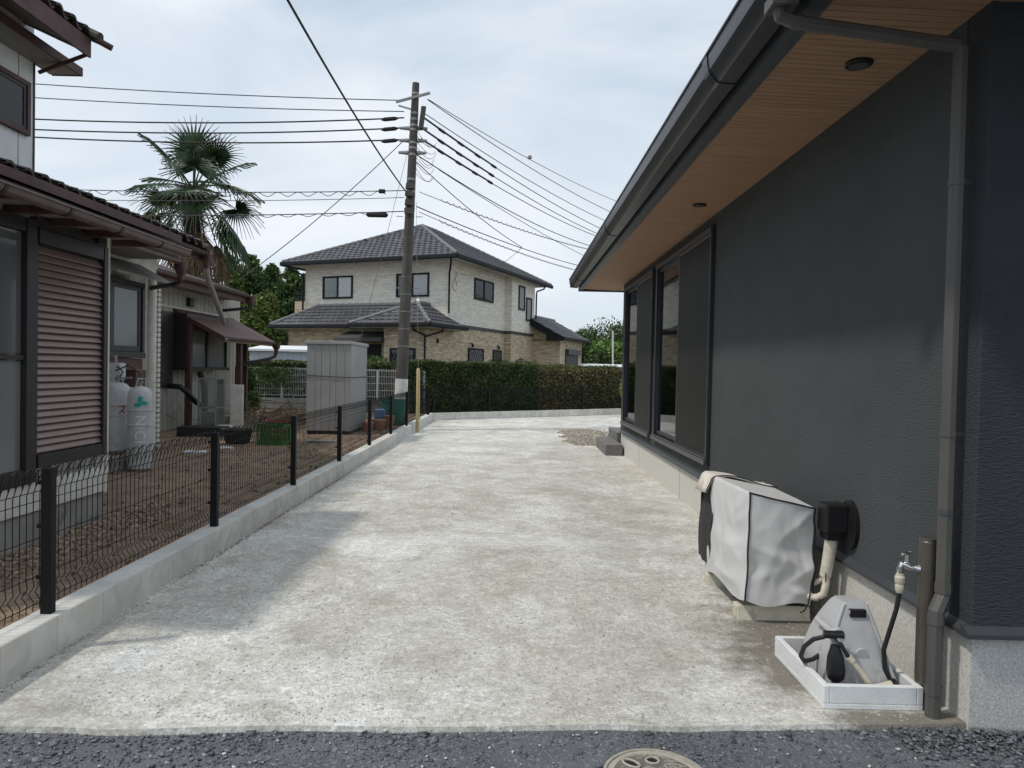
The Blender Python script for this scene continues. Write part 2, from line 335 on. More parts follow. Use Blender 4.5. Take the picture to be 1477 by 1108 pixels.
M['palmd'] = material('palmd', (.16, .115, .07), (.27, .20, .13), 6, .85, island=.4)
M['fibre'] = material('fibre', (.05, .036, .025), (.11, .085, .06), 18, .95, 1.0, 40, bdist=.04)

# driveway: rough crushed-concrete surface with pale dusty patches, brownish worn patches and a wet stain by the drain
def driveway_material():
    m = bpy.data.materials.new('driveway'); m.use_nodes = True; t = m.node_tree; N = t.nodes.new; K = t.links.new; b = t.nodes['Principled BSDF']
    geo = N('ShaderNodeNewGeometry')
    def noise(sc, st=(1, 1, 1), det=5, ro=.6, dis=0, off=(0, 0, 0)):
        mpn = N('ShaderNodeMapping'); mpn.inputs['Scale'].default_value = st; mpn.inputs['Location'].default_value = off; K(geo.outputs['Position'], mpn.inputs[0])
        n = N('ShaderNodeTexNoise'); n.inputs['Scale'].default_value = sc; n.inputs['Detail'].default_value = det; n.inputs['Roughness'].default_value = ro; n.inputs['Distortion'].default_value = dis; K(mpn.outputs[0], n.inputs['Vector']); return n.outputs[0]
    def ramp(x, p0, p1, c0=(0, 0, 0), c1=(1, 1, 1)):
        r = N('ShaderNodeValToRGB'); r.color_ramp.elements[0].position = p0; r.color_ramp.elements[1].position = p1; r.color_ramp.elements[0].color = (*c0, 1); r.color_ramp.elements[1].color = (*c1, 1); K(x, r.inputs[0]); return r.outputs[0]
    def mix(f, a, c, bt='MIX'):
        x = N('ShaderNodeMix'); x.data_type = 'RGBA'; x.blend_type = bt
        if isinstance(f, float): x.inputs[0].default_value = f
        else: K(f, x.inputs[0])
        for i, q in ((6, a), (7, c)):
            if isinstance(q, tuple): x.inputs[i].default_value = (*q, 1)
            else: K(q, x.inputs[i])
        return x.outputs[2]
    def math_(op, a, bb):
        x = N('ShaderNodeMath'); x.operation = op
        for i, q in ((0, a), (1, bb)):
            if isinstance(q, (int, float)): x.inputs[i].default_value = q
            else: K(q, x.inputs[i])
        return x.outputs[0]
    base = ramp(noise(1.3, (1, .8, 1), 7, .66, .8), .36, .66, (.545, .525, .47), (.745, .735, .695))
    pale = ramp(noise(.8, (.9, .9, 1), 8, .70, 1.2, (3, 1, 0)), .50, .66)
    c = mix(math_('MULTIPLY', pale, .75), base, (.88, .885, .875))
    brown = ramp(noise(1.9, (1, .9, 1), 8, .74, .8, (9, 4, 0)), .52, .68)
    c = mix(math_('MULTIPLY', brown, .7), c, (.49, .46, .395))
    blot = ramp(noise(6.5, (1, 1, 1), 6, .75, .3, (5, 2, 1)), .38, .64, (.86, .855, .84), (1.12, 1.12, 1.12)); mid_ = ramp(noise(19, (1, 1, 1), 6, .8, .2, (2, 7, 3)), .38, .62, (.84, .835, .82), (1.16, 1.16, 1.16)); c = mix(1.0, c, mid_, 'MULTIPLY'); c = mix(1.0, c, blot, 'MULTIPLY')
    fine = ramp(noise(48, (1, 1, 1), 5, .8), .36, .64, (.74, .73, .715), (1.22, 1.22, 1.22)); c = mix(1.0, c, fine, 'MULTIPLY')
    pits = ramp(noise(120, (1, 1, 1), 2, .5), .30, .40, (.62, .61, .58), (1, 1, 1)); c = mix(.8, c, pits, 'MULTIPLY')
    sp = N('ShaderNodeSeparateXYZ'); K(geo.outputs['Position'], sp.inputs[0])
    # pale cement streak and a thin cold joint running across the drive
    bw_ = math_('ABSOLUTE', math_('SUBTRACT', math_('ADD', sp.outputs[1], math_('MULTIPLY', noise(1.1, (1, .3, 1), 5, .7, .3, (1, 8, 2)), .9)), 6.45), 0)
    streak = ramp(bw_, .02, .26, (1, 1, 1), (0, 0, 0)); streak = math_('MULTIPLY', streak, ramp(noise(7, (.5, 2.5, 1), 6, .8, .2, (6, 6, 1)), .40, .60))
    c = mix(math_('MULTIPLY', streak, .6), c, (.86, .865, .86))
    jw_ = math_('ABSOLUTE', math_('SUBTRACT', math_('ADD', sp.outputs[1], math_('MULTIPLY', noise(3, (1, .2, 1), 4, .6, 0, (4, 8, 2)), .10)), 6.36), 0)
    joint_ = ramp(jw_, .006, .014, (1, 1, 1), (0, 0, 0)); joint_ = math_('MULTIPLY', joint_, ramp(noise(1.2, (1, .1, 1), 2, .5, 0, (3, 3, 9)), .44, .56))
    c = mix(math_('MULTIPLY', joint_, .5), c, (.30, .29, .26))
    # wet stain beside the air conditioner drain
    dx = math_('MULTIPLY', math_('SUBTRACT', sp.outputs[0], 1.62), 1.55); dy = math_('SUBTRACT', sp.outputs[1], 3.78)
    d = math_('SQRT', math_('ADD', math_('MULTIPLY', dx, dx), math_('MULTIPLY', dy, dy)), 0)
    d = math_('ADD', d, math_('MULTIPLY', math_('SUBTRACT', noise(5.5, (1, 1, 1), 5, .7), .5), 1.5))
    wet = ramp(d, .50, .92, (1, 1, 1), (0, 0, 0))
    dx2 = math_('SUBTRACT', sp.outputs[0], 1.72); dy2 = math_('MULTIPLY', math_('SUBTRACT', sp.outputs[1], 3.03), 4.5)
    d2 = math_('SQRT', math_('ADD', math_('MULTIPLY', dx2, dx2), math_('MULTIPLY', dy2, dy2)), 0)
    d2 = math_('ADD', d2, math_('MULTIPLY', math_('SUBTRACT', noise(14, (1, 1, 1), 4, .7), .5), .5)); wet2 = ramp(d2, .28, .42, (1, 1, 1), (0, 0, 0))
    wet = math_('MAXIMUM', wet, wet2)
    c = mix(math_('MULTIPLY', wet, .78), c, (.15, .13, .098))
    K(c, b.inputs['Base Color'])
    rr = N('ShaderNodeMapRange'); K(wet, rr.inputs[0]); rr.inputs[3].default_value = .95; rr.inputs[4].default_value = .6; K(rr.outputs[0], b.inputs['Roughness'])
    b.inputs['Specular IOR Level'].default_value = .25
    h = math_('ADD', math_('MULTIPLY', noise(70, (1, 1, 1), 5, .75), .8), math_('MULTIPLY', noise(9, (1, 1, 1), 5, .6), .9))
    bp = N('ShaderNodeBump'); bp.inputs['Strength'].default_value = .8; bp.inputs['Distance'].default_value = .018; K(h, bp.inputs['Height']); K(bp.outputs[0], b.inputs['Normal'])
    return m
M['drive'] = driveway_material()
M['asphalt'] = material('asphalt', (.105, .112, .124), (.15, .158, .172), 3.2, .9, .7, 120, c3=(.26, .27, .285), s3=75, bdist=.02, detail=8)

# ------------------------------------------------------------------ ground
def fine(a, b, s): return list(np.arange(a, b, s))+[b]
mb = MB(); mb.sheet(lambda u, v: (u, v, -.06), [-1500, -60, -20, 0, 20, 60, 1500], [-600, -20, 0, 20, 60, 200, 2500]); struct(mb.build('ground', M['dirtfar']))
def edge_y(x): return 2.9+.053*x+.025*mnoise.noise(Vector((x*1.7, 3, 0)))+.02*mnoise.noise(Vector((x*6, 9, 0)))
mb = MB()
def dz(x, y): return .012*mnoise.noise(Vector((x*.8, y*.5, 2)))*min(1, max(0, (y-3.2)))
xs = fine(-2.30, 9, .18); ts = [0, .004, .012, .03, .06, .1, .15, .2, .28, .36, .44, .52, .6, .7, .8, .9, 1]
mb.sheet(lambda u, t: (u, edge_y(u)+t*(21.62+.777*u-edge_y(u)), dz(u, edge_y(u)+t*20)), xs, ts)
b0 = len(mb.v)
for u in xs: mb.v.append((u, edge_y(u)-.012, -.05))
for i in range(len(xs)-1): mb.f.append((b0+i, b0+i+1, i+1, i))
struct(shade(mb.build('driveway', M['drive']), 30))
mb = MB(); mb.sheet(lambda u, v: (u, v, -.022+.006*mnoise.noise(Vector((u*2, v*2, 0)))), fine(-14, 14, .25), [-12, -6, -2, 0, 1]+fine(1.4, 3.6, .15)); struct(shade(mb.build('street', M['asphalt'])))
def yz(x, y):
    k = max(0, min(1, (-2.42-x)/1.2)); f = max(0, min(1, (y-6)/4)); return (.155-.075*k)*(1-f)+.155*f+.02*mnoise.noise(Vector((x*1.3, y*1.3, 4)))+.008*mnoise.noise(Vector((x*6, y*6, 1)))
mb = MB(); mb.sheet(lambda u, v: (u, v, yz(u, v)), [-16, -12]+fine(-9, -2.41, .16), fine(2.7, 20.4, .2)); struct(shade(mb.build('yard', M['yard'])))
mb = MB(); mb.add([(-40, 20.42, .13), (-2.45, 20.42, .13), (-2.45, 19.85, .13), (9, 28.75, .13), (60, 60, .13), (60, 120, .13), (-40, 120, .13)], [(0, 1, 2, 3, 4, 5, 6)]); struct(mb.build('garden_ground', M['dirtfar']))

# ------------------------------------------------------------------ block curbs and mesh fences
def block_curb(label, p0, p1, n, base, h, w, side):
    """n blocks from p0 to p1, 'side' is the unit vector from the visible face to the back"""
    p0, p1, side = Vector(p0), Vector(p1), Vector(side); d = (p1-p0)/n; ang = math.atan2(d.y, d.x)
    t = thing('block_curb', label, 'curb', (p0+p1)/2)
    Lb = d.length; me = None
    o = None
    m2 = MB(); m2.box(-(p1-p0).length/2+.01, (p1-p0).length/2-.01, .006, w-.006, base, h-.005); o2 = m2.build('mortar_joint', M['mortar'], None)
    o2.parent = t; o2.location = (0, 0, base); o2.rotation_euler = (0, 0, ang)
    # move to the strip's own frame: origin of mesh is its bbox centre
    c = side*(w/2); o2.location = (c.x, c.y, base)
    for i in range(n):
        if me is None:
            m = MB(); m.box(-Lb/2+.0025, Lb/2-.0025, -w/2, w/2, base, h); o = m.build('block', M['curb'], None, bevel=.004); me = o
        else:
            o = me.copy(); S.collection.objects.link(o)
        c = p0+d*(i+.5)+side*(w/2)-(p0+p1)/2
        o.parent = t; o.location = (c.x+random.uniform(-.0015, .0015), c.y, base+random.uniform(-.0015, .0015)); o.rotation_euler = (0, 0, ang)
    return t
block_curb('long low curb of pale concrete blocks along the left side of the driveway', (-2.27, 2.74, 0), (-2.27, 19.94, 0), 43, -.05, .185, .15, (-1, 0, 0))
BA, BB = Vector((-2.28, 19.80, 0)), Vector((4.6, 25.146, 0)); bd = (BB-BA).normalized(); bn = Vector((-bd.y, bd.x, 0))
block_curb('low concrete block curb in front of the clipped hedge', BA, BB, 22, -.05, .20, .15, bn)

WR = .0024
def fence_panel(m, y0, y1, base, top, fancy=True, step=.05, r=WR, loops=True):
    """wires of one panel; frame: x out of plane, y along, z up"""
    n = int(round((y1-y0)/step)); 
    for i in range(n+1):
        y = y0+(y1-y0)*i/n
        if fancy: pts = [(0, y, base), (.004, y, base+.05), (-.022, y, base+.085), (.006, y, base+.125), (0, y, base+.17), (0, y, top-.17), (.012, y, top-.13)]
        else: pts = [(0, y, base), (0, y, top-.13)]
        if loops:
            s = y+step*(1 if i % 2 == 0 else -1)
            for a in range(0, 7):
                th = math.pi*a/6*1.0
                yy = y+(s-y)*(1-math.cos(th)); pts.append((.012+.03*math.sin(th), yy if True else y, top-.075+.075*math.sin(th)-.055*(a/6)))
        m.tube(pts, r, 4, False)
    for z in (base+.03, base+.17, base+.36, base+.55, top-.16, top-.085):
        if z < top: m.tube([(-.004, y0-.02, z), (-.004, y1+.02, z)], r*1.05, 4, False)
f = thing('mesh_fence', 'long black wire mesh fence with arched loop top on the left curb', 'fence', (-2.38, 11.5, .185))
FB, FT = .205, .965
ys = [1.576+2.0*i for i in range(1, 10)]
pm = MB(); pm.box(-2.372, -2.318, ys[0]-.022, ys[0]+.022, .18, .925); post0 = pm.build('post', M['post'], f, bevel=.003)
for y in ys[1:]: child_copy(post0, f, (0, y-ys[0], 0))
mm = MB(); fence_panel(mm, -1.0, 1.0-.0, FB, FT); mm.v = [(x-2.39, y+ys[0]+1, z) for x, y, z in mm.v]; pan0 = mm.build('wire_panel', M['post'], f, fix=False); pan0['kind'] = 'stuff'
for i in range(1, 8): child_copy(pan0, f, (0, 2.0*i, 0))
mm = MB(); fence_panel(mm, ys[0]-.83, ys[0], FB, FT); mm.v = [(x-2.39, y, z) for x, y, z in mm.v]; mm.build('wire_panel', M['post'], f, fix=False)['kind'] = 'stuff'
for y in ys:
    for z in (.36, .62, .84): cm = MB(); cm.box(-2.395, -2.370, y-.017, y+.017, z, z+.02); cm.build('clamp', M['post'], f)

f2 = thing('mesh_fence', 'black wire mesh fence with straight wires in front of the clipped hedge', 'fence', (BA+BB)/2+Vector((0, 0, .2)))
def bframe(x, y, z): p = BA+bn*(.085+x)+bd*y; return (p.x, p.y, z)
sp = [.12, 2.02, 3.92, 5.82, 7.72]
for s0 in sp:
    m = MB(); m.box(-.025, .025, s0-.025, s0+.025, .19, .96); m.v = [bframe(*p) for p in m.v]; m.build('post', M['post'], f2)
for i in range(4):
    m = MB(); fence_panel(m, sp[i], sp[i+1], .22, .97, fancy=False, r=.003); m.v = [bframe(x+.035, y, z) for x, y, z in m.v]; m.build('wire_panel', M['post'], f2, fix=False)['kind'] = 'stuff'
# corner post of the meeting fences
m = MB(); m.box(-2.372, -2.318, 19.36, 19.41, .18, .93); m.build('post', M['post'], f)
mm = MB(); fence_panel(mm, ys[-1], 19.38, FB, FT); mm.v = [(x-2.39, y, z) for x, y, z in mm.v]; mm.build('wire_panel', M['post'], f, fix=False)['kind'] = 'stuff'

# ------------------------------------------------------------------ modern house on the right
WX = 1.95; Y0, Y1 = 2.98, 12.72; ZT = 3.05; FZ = .385
H = thing('modern_house', 'charcoal stucco house with wood soffit and tall sash windows', 'house', (5, 7.8, 0))
wins = [(7.02, 9.74, .56, 2.93), (10.0, 12.5, .55, 2.93)]
ycuts = [Y0+.162, 7.02, 9.74, 10.0, 12.5, Y1]
m = MB()
for a, b in zip(ycuts[:-1], ycuts[1:]):
    if (a, b) in [(w[0], w[1]) for w in wins]:
        w = [w for w in wins if w[0] == a][0]; m.box(WX, WX+.14, a, b, FZ+.02, w[2]); m.box(WX, WX+.14, a, b, w[3], ZT+.05)
    else: m.box(WX, WX+.14, a, b, FZ+.02, ZT+.05)
m.build('side_wall', M['stucco'], H)
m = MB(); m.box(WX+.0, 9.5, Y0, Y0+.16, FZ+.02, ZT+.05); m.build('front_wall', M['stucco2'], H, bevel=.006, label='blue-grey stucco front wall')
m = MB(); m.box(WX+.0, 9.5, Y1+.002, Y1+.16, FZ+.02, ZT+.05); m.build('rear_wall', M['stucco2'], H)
m = MB(); m.box(WX+.012, WX+.2, Y0+.018, Y1+.14, -.1, FZ+.05); fo = m.build('foundation', M['found'], H)
m = MB(); m.box(WX+.013, 9.5, Y0+.012, Y0+.1, -.1, FZ+.05); m.build('foundation', M['granite'], H, label='speckled grey granite-finish foundation under the front wall')
for y in (5.6, 8.3, 11.0):
    m = MB(); m.box(WX+.0105, WX+.014, y-.004, y+.004, 0, FZ); m.build('joint', M['mortar'], fo)
m = MB(); m.prism([(WX-.032, FZ+.0), (WX-.032, FZ+.018), (WX+.0, FZ+.045), (WX+.02, FZ+.045), (WX+.02, FZ)], 'Y', Y0+.021, Y1+.05); m.build('base_flashing', M['flash'], H)
m = MB(); m.prism([(Y0-.032, FZ-.002), (Y0-.032, FZ+.017), (Y0, FZ+.044), (Y0+.0205, FZ+.044), (Y0+.0205, FZ-.002)], 'X', WX-.034, 9.5); m.build('base_flashing', M['flash'], H)
# interior room seen through the glass
m = MB(); m.box(WX+.5, 5.5, 6.4, Y1-.05, .42, .46); m.build('room_floor', M['roomf'], H)
m = MB(); m.box(5.4, 5.5, 6.4, Y1-.05, .47, 2.9); m.box(WX+.2, 5.38, 6.3, 6.38, .47, 2.9); m.box(WX+.2, 5.38, Y1-.04, Y1, .47, 2.9); m.build('room_wall', M['whitewall'], H)
m = MB(); m.box(WX+.2, 5.5, 6.3, Y1, 2.92, 2.97); m.build('room_ceiling', M['whitewall'], H)
for wi, (a, b, z0, z1) in enumerate(wins):
    mid = a+(b-a)*.52
    m = MB()    # outer navy frame, proud of the wall
    fx0, fx1 = WX-.035, WX+.12; t = .055
    m.box(fx0, fx1, a-.02, a+t, z0, z1); m.box(fx0, fx1, b-t, b+.02, z0, z1); m.box(fx0, fx1, a+t, b-t, z1-t, z1); m.box(fx0, fx1, a+t, b-t, z0, z0+.05)
    wf = m.build('window', M['navy'], H, bevel=.003)
    m = MB(); m.box(fx0-.03, fx0-.002, a-.02, b+.02, z0+.005, z0+.055); m.box(fx0-.018, fx0-.002, a-.02, b+.02, z0+.06, z0+.075); m.build('track', M['alumd'], wf)
    m = MB(); m.box(fx0-.012, fx0-.002, a+.0, b, z1-.05, z1-.012); m.box(fx0-.012, fx0-.002, a-.015, a+.008, z0+.08, z1-.052); m.build('rail', M['alumd'], wf)
    # far sash: glass, set back; near sash behind the insect screen
    for (p, q, x) in ((mid-.03, b-t, WX+.0), (a+t, mid+.03, WX+.035)):
        m = MB(); s_ = .045; zb, zt = z0+.055, z1-t-.004
        m.box(x, x+.03, p, p+s_, zb, zt); m.box(x, x+.03, q-s_, q, zb, zt); m.box(x, x+.03, p+s_, q-s_, zb, zb+.075); m.box(x, x+.03, p+s_, q-s_, zt-s_, zt); m.build('sash', M['navy'], wf)
        m = MB(); m.box(x+.012, x+.018, p+s_-.005, q-s_+.005, zb+.07, zt-s_+.005); m.build('pane', M['wglass'], wf)
    m = MB(); x = WX-.022; p, q = a+t+.005, mid+.02; zb, zt = z0+.06, z1-t-.004; s_ = .028
    m.box(x, x+.014, p, p+s_, zb, zt); m.box(x, x+.014, q-s_, q, zb, zt); m.box(x, x+.014, p+s_, q-s_, zb, zb+s_); m.box(x, x+.014, p+s_, q-s_, zt-s_, zt); m.build('screen_frame', M['alum'], wf)
    m = MB(); m.box(x+.005, x+.007, p+s_-.003, q-s_+.003, zb+s_-.003, zt-s_+.003); m.build('screen', M['screen'], wf)
    m = MB(); m.sheet(lambda u, v: (WX+.13+.018*math.sin(u*44), u, v), fine(mid-.1, b-.06, .02), [z0+.05, 1.5, z1-.06]); shade(m.build('curtain', M['curtain'], wf), 80)  # pale curtain added close behind the glass to stand in for its reflections
# eave: soffit boards, fascia, gutter
SX = 1.285; EY0, EY1 = 1.75, 13.85
def sofz(x): return 3.04+(WX-x)*.035
m = MB(); m.add([(SX, 0, 0), (WX+.02, 0, sofz(WX+.02)-sofz(SX)), (WX+.02, .0495, sofz(WX+.02)-sofz(SX)), (SX, .0495, 0)]+[(SX, 0, .012), (WX+.02, 0, sofz(WX+.02)-sofz(SX)+.012), (WX+.02, .0495, sofz(WX+.02)-sofz(SX)+.012), (SX, .0495, .012)],
                [(0, 3, 2, 1), (4, 5, 6, 7), (0, 1, 5, 4), (1, 2, 6, 5), (2, 3, 7, 6), (3, 0, 4, 7)])
m.v = [(x, y+EY0, z+sofz(SX)) for x, y, z in m.v]; sb = m.build('soffit_board', M['soffit'], H)
nb = int((EY1-EY0)/.053)
for i in range(1, nb): child_copy(sb, H, (0, .053*i, 0))
m = MB(); m.box(SX, 9.5, EY0, EY1-.05, 3.085, 3.10); m.build('soffit_backing', M['navy'], H)
m = MB()     # boards beyond the side wall line (front and rear eaves)
m.box(WX+.024, 9.5, EY0, EY0+.098, sofz(WX)-.004, sofz(WX)+.01); sb2 = m.build('soffit_board', M['soffit'], H)
for i in range(1, 12): child_copy(sb2, H, (0, .106*i, 0))
m = MB(); m.box(WX+.03, 9.5, Y1+.165, EY1-.1, sofz(WX)-.004, sofz(WX)+.01); m.build('soffit_board', M['soffit'], H)
m = MB(); m.box(1.215, SX-.004, EY0-.02, EY1, 3.035, 3.29); m.build('fascia', M['flash'], H)
m = MB(); m.box(SX-.002, SX+.022, EY0, EY1-.02, 3.048, 3.062); m.build('soffit_trim', M['alumd'], H)
m = MB(); m.box(1.215, 9.5, EY1+.002, EY1+.06, 3.02, 3.30); m.build('fascia', M['flash'], H)
m = MB(); m.box(1.215, 9.5, EY0-.09, EY0-.025, 3.02, 3.30); m.build('fascia', M['flash'], H)
gp = [(1.034, 3.238), (1.036, 3.20), (1.044, 3.150), (1.052, 3.138), (1.090, 3.094), (1.102, 3.086), (1.190, 3.080), (1.205, 3.10), (1.205, 3.245), (1.195, 3.245), (1.195, 3.11), (1.18, 3.095), (1.115, 3.10), (1.095, 3.11), (1.065, 3.145), (1.055, 3.20), (1.052, 3.235), (1.052, 3.252), (1.026, 3.252), (1.024, 3.238)]
m = MB(); m.prism(gp, 'Y', EY0-.08, EY1+.02); g = m.build('gutter', M['gutter'], H); shade(g, 24)
for y in (4.02, 8.5, 12.7, EY1-.06):
    m = MB(); m.prism([(x+(-.006 if x < 1.1 else 0), z-(.006 if z < 3.15 else -.004)) for x, z in gp[:7]]+[(1.2, 3.12), (1.11, 3.1), (1.06, 3.14), (1.045, 3.24)], 'Y', y-.045, y+.045); m.build('gutter_joint', M['gutter'], g)
m = MB(); m.box(1.05, 1.2, EY1+.015, EY1+.03, 3.09, 3.24); m.build('gutter_cap', M['gutter'], g)
# roof slab
m = MB(); m.prism([(1.17, 3.275), (9.5, 5.4), (9.5, 5.5), (1.17, 3.35)], 'Y', EY0-.1, EY1+.08); m.build('roof', M['roofmetal'], H)
for y, x in ((3.61, 1.70), (6.68, 1.70)):
    zc = sofz(x); m = MB(); m.lathe([(.062, -.014), (.066, -.010), (.066, .002)], (x, y, zc), 28); dl = m.build('downlight', M['blackpl'], H); shade(dl)
    m = MB(); m.lathe([(.045, -.018), (.045, -.015)], (x, y, zc), 24); m.build('lens', M['alumd'], dl)
# downpipe
DX, DY = 1.885, 3.075
def octp(m, pts, r): m.tube(pts, r, 8)
m = MB(); octp(m, [(DX, DY, 2.885), (DX, DY, .58), (DX, DY, .53), (DX-.036, DY-.012, .46), (DX-.036, DY-.012, .41), (DX-.036, DY-.012, -.02)], .031); dp = m.build('downpipe', M['pipe'], H)
m = MB(); octp(m, [(1.10, DY, 3.045), (1.105, DY, 3.005), (1.16, DY, 2.985), (1.80, DY, 2.905), (1.865, DY, 2.897), (DX, DY, 2.875), (DX, DY, 2.80)], .029); m.build('elbow', M['pipe'], dp)
m = MB(); m.box(1.055, 1.165, DY-.055, DY+.055, 3.035, 3.085); m.build('outlet', M['pipe'], dp)
for z in (2.3, 1.22, .88):
    m = MB(); m.tube([(DX, DY, z), (DX, DY, z+.022)], .0345, 8); m.box(DX+.02, WX+.01, DY-.006, DY+.006, z+.004, z+.018); m.build('bracket', M['alumd'] if z == .88 else M['pipe'], dp)
for z in (.54, .405, .10): 
    xx = DX if z > .5 else DX-.036; yy = DY if z > .5 else DY-.012
    m = MB(); m.tube([(xx, yy, z), (xx, yy, z+.04)], .0345, 8); m.build('collar', M['pipe'], dp)

# ------------------------------------------------------------------ doorstep blocks and river gravel by the far corner
def one(name, mb, mat, label, cat, group=None, bevel=0, smooth=False):
    o = mb.build(name, mat, None, bevel=bevel); tag(o, label, cat, group)
    if smooth: shade(o)
    return o
m = MB(); m.box(1.63, 1.93, 12.45, 13.9, -.01, .185); one('step_block', m, M['stepc'], 'dark grey concrete step block on the driveway beside pebbles', 'step', bevel=.006)
m = MB(); m.box(1.935, 2.3, 13.2, 14.4, -.01, .34); one('step_block', m, M['stepc'], 'higher dark grey step block against the house corner', 'step', bevel=.006)
n = 2600; a = rng.uniform(0, 1, n); xy = np.stack([rng.normal(1.55, .28, n), rng.uniform(14.0, 17.6, n)], 1); xy = xy[(xy[:, 0] > .95+.25*np.abs(np.sin(xy[:, 1]*3))) & (xy[:, 0] < 2.6)]
stones('pebbles', xy, rng.uniform(.02, .05, len(xy)), lambda x, y: .0, M['rock'], .7)

# ------------------------------------------------------------------ air conditioner with its cover
A = thing('air_conditioner', 'beige outdoor air conditioner unit on plastic feet under a fabric cover', 'air conditioner', (1.6, 4.6, 0))
m = MB(); m.box(1.44, 1.74, 4.24, 5.0, .115, .66); m.build('body', M['acbeige'], A, bevel=.015)
m = MB(); m.prism([(1.46, .115), (1.74, .115), (1.74, .085), (1.58, .085), (1.53, .10)], 'Y', 4.23, 5.0); m.build('base_tray', M['acbeige'], A)
m = MB(); m.box(1.60, 1.745, 4.205, 4.235, .12, .32); m.build('valve_cover', M['acbeige'], A, bevel=.006)
m = MB(); m.box(1.65, 1.76, 4.212, 4.238, .095, .115); m.build('label_plate', M['blackpl'], A)
for y0 in (4.22, 4.86):
    m = MB(); m.prism([(y0, 0), (y0+.11, 0), (y0+.095, .085), (y0+.015, .085)], 'X', 1.365, 1.80); ft = m.build('foot', M['acbeige'], A, bevel=.003)
    m = MB(); m.prism([(y0+.014, .012), (y0+.096, .012), (y0+.086, .074), (y0+.024, .074)], 'X', 1.360, 1.3645); m.build('end_cap', M['beige'], ft)
    m = MB(); m.box(1.42, 1.445, y0+.03, y0+.08, .085, .098); m.build('bolt_rail', M['band'], ft)
# cover: wrinkled fabric box, open below
def cover_pt(u, v, n):
    pass
def cover_mesh():
    bm = bmesh.new()
    x0, x1, y0, y1, z0, z1 = 1.395, 1.79, 4.16, 5.02, .125, .735
    nx, ny, nz_ = 44, 60, 60
    def P(x, y, z):
        # rounded, bulging fabric with folds
        fx = (x-x0)/(x1-x0); fy = (y-y0)/(y1-y0); fz = (z-z0)/(z1-z0)
        bulge = .035*math.sin(math.pi*min(1, max(0, fz*.9+.05)))*math.sin(math.pi*min(1, max(0, fy)))
        X, Y, Z = x, y, z
        if fx < .02: X -= bulge+.045*(1-fz)*(.35+.65*math.sin(math.pi*min(1, fy*.9)))
        if fy < .02: Y -= .018*math.sin(math.pi*fx)*(.5+fz)
        Z += (.045-.085*fx)*(fz**3)*(1-.35*fy)
        # lower hem sags
        Z -= .022*(1-fz)**4*math.sin(fy*9+fx*6)+.035*(1-fz)**3*(1-fy)*(fx-.2)
        q = Vector((x*6.5, y*6.5, z*5.0)); q2 = Vector((x*17, y*15, z*11))
        w = (mnoise.noise(q)*.014+abs(mnoise.noise(q+Vector((7, 3, 1))))*-.014+abs(mnoise.noise(q2))*-.004)*(.35+.65*(1-abs(2*fz-1)**2)+.35*(1-fz))
        nrm = Vector((-1 if fx < .02 else (1 if fx > .98 else 0), -1 if fy < .02 else (1 if fy > .98 else 0), 1 if fz > .98 else 0))
        if nrm.length > 0:
            nrm.normalize(); X += nrm.x*w*1.25; Y += nrm.y*w*1.25; Z += nrm.z*w*.7
        def ridge(u, v, x1_, y1_, x2_, y2_, wd, am):
            dx, dy = x2_-x1_, y2_-y1_; t = max(0, min(1, ((u-x1_)*dx+(v-y1_)*dy)/(dx*dx+dy*dy))); px_, py_ = u-x1_-t*dx, v-y1_-t*dy
            s_ = (dx*py_-dy*px_)/math.hypot(dx, dy); wd *= 1.25; am *= .95; return am*math.exp(-(px_*px_+py_*py_)/(wd*wd))*(1-.6*abs(2*t-1))*(1 if s_ > 0 else .55)
        if fy < .02:
            for q_ in ((.98, .98, .45, .62, .05, .020), (.96, .80, .62, .66, .04, .013), (.05, .52, .40, .44, .05, .020), (.38, .47, .75, .36, .045, .018), (.98, .40, .62, .22, .05, .020), (.08, .20, .45, .30, .05, .012), (.55, .14, .95, .06, .04, .016), (.70, .62, .85, .30, .05, -.014), (.30, .36, .34, .05, .06, -.010)): Y -= ridge(fx, fz, *q_)
        if fx < .02:
            for q_ in ((.02, .95, .30, .72, .05, .016), (.02, .80, .22, .66, .04, .012), (.06, .52, .45, .40, .06, .014), (.10, .16, .50, .10, .05, .016), (.55, .85, .80, .30, .06, -.012), (.25, .60, .30, .15, .06, -.010)): X -= ridge(fy, fz, *q_)
        return (X, Y, Z)
    def face(f, nu, nv):
        g = [[bm.verts.new(P(*f(i/nu, j/nv))) for i in range(nu+1)] for j in range(nv+1)]
        for j in range(nv):
            for i in range(nu): bm.faces.new((g[j][i], g[j][i+1], g[j+1][i+1], g[j+1][i]))
    X = lambda t: x0+(x1-x0)*t; Y = lambda t: y0+(y1-y0)*t; Z = lambda t: z0+(z1-z0)*t
    face(lambda a, b: (X(a), y0, Z(b)), nx, nz_); face(lambda a, b: (x0, Y(1-a), Z(b)), ny, nz_)
    face(lambda a, b: (x1, Y(a), Z(b)), ny, nz_); face(lambda a, b: (X(1-a), y1, Z(b)), nx, nz_); face(lambda a, b: (X(a), Y(b), z1), nx, ny)
    bmesh.ops.remove_doubles(bm, verts=bm.verts, dist=.0005)
    for _ in range(4): bmesh.ops.smooth_vert(bm, verts=bm.verts, factor=.5, use_axis_x=True, use_axis_y=True, use_axis_z=True)
    return bm, P, X, Y, Z
CV = thing('cover', 'wrinkled pale grey fabric cover with black piping over the air conditioner', 'cover', (1.6, 4.6, .1))
bm, CP, cX, cY, cZ = cover_mesh()
bmesh.ops.recalc_face_normals(bm, faces=bm.faces)
me = bpy.data.meshes.new('fabric'); 
for v in bm.verts: v.co -= ORG[CV]
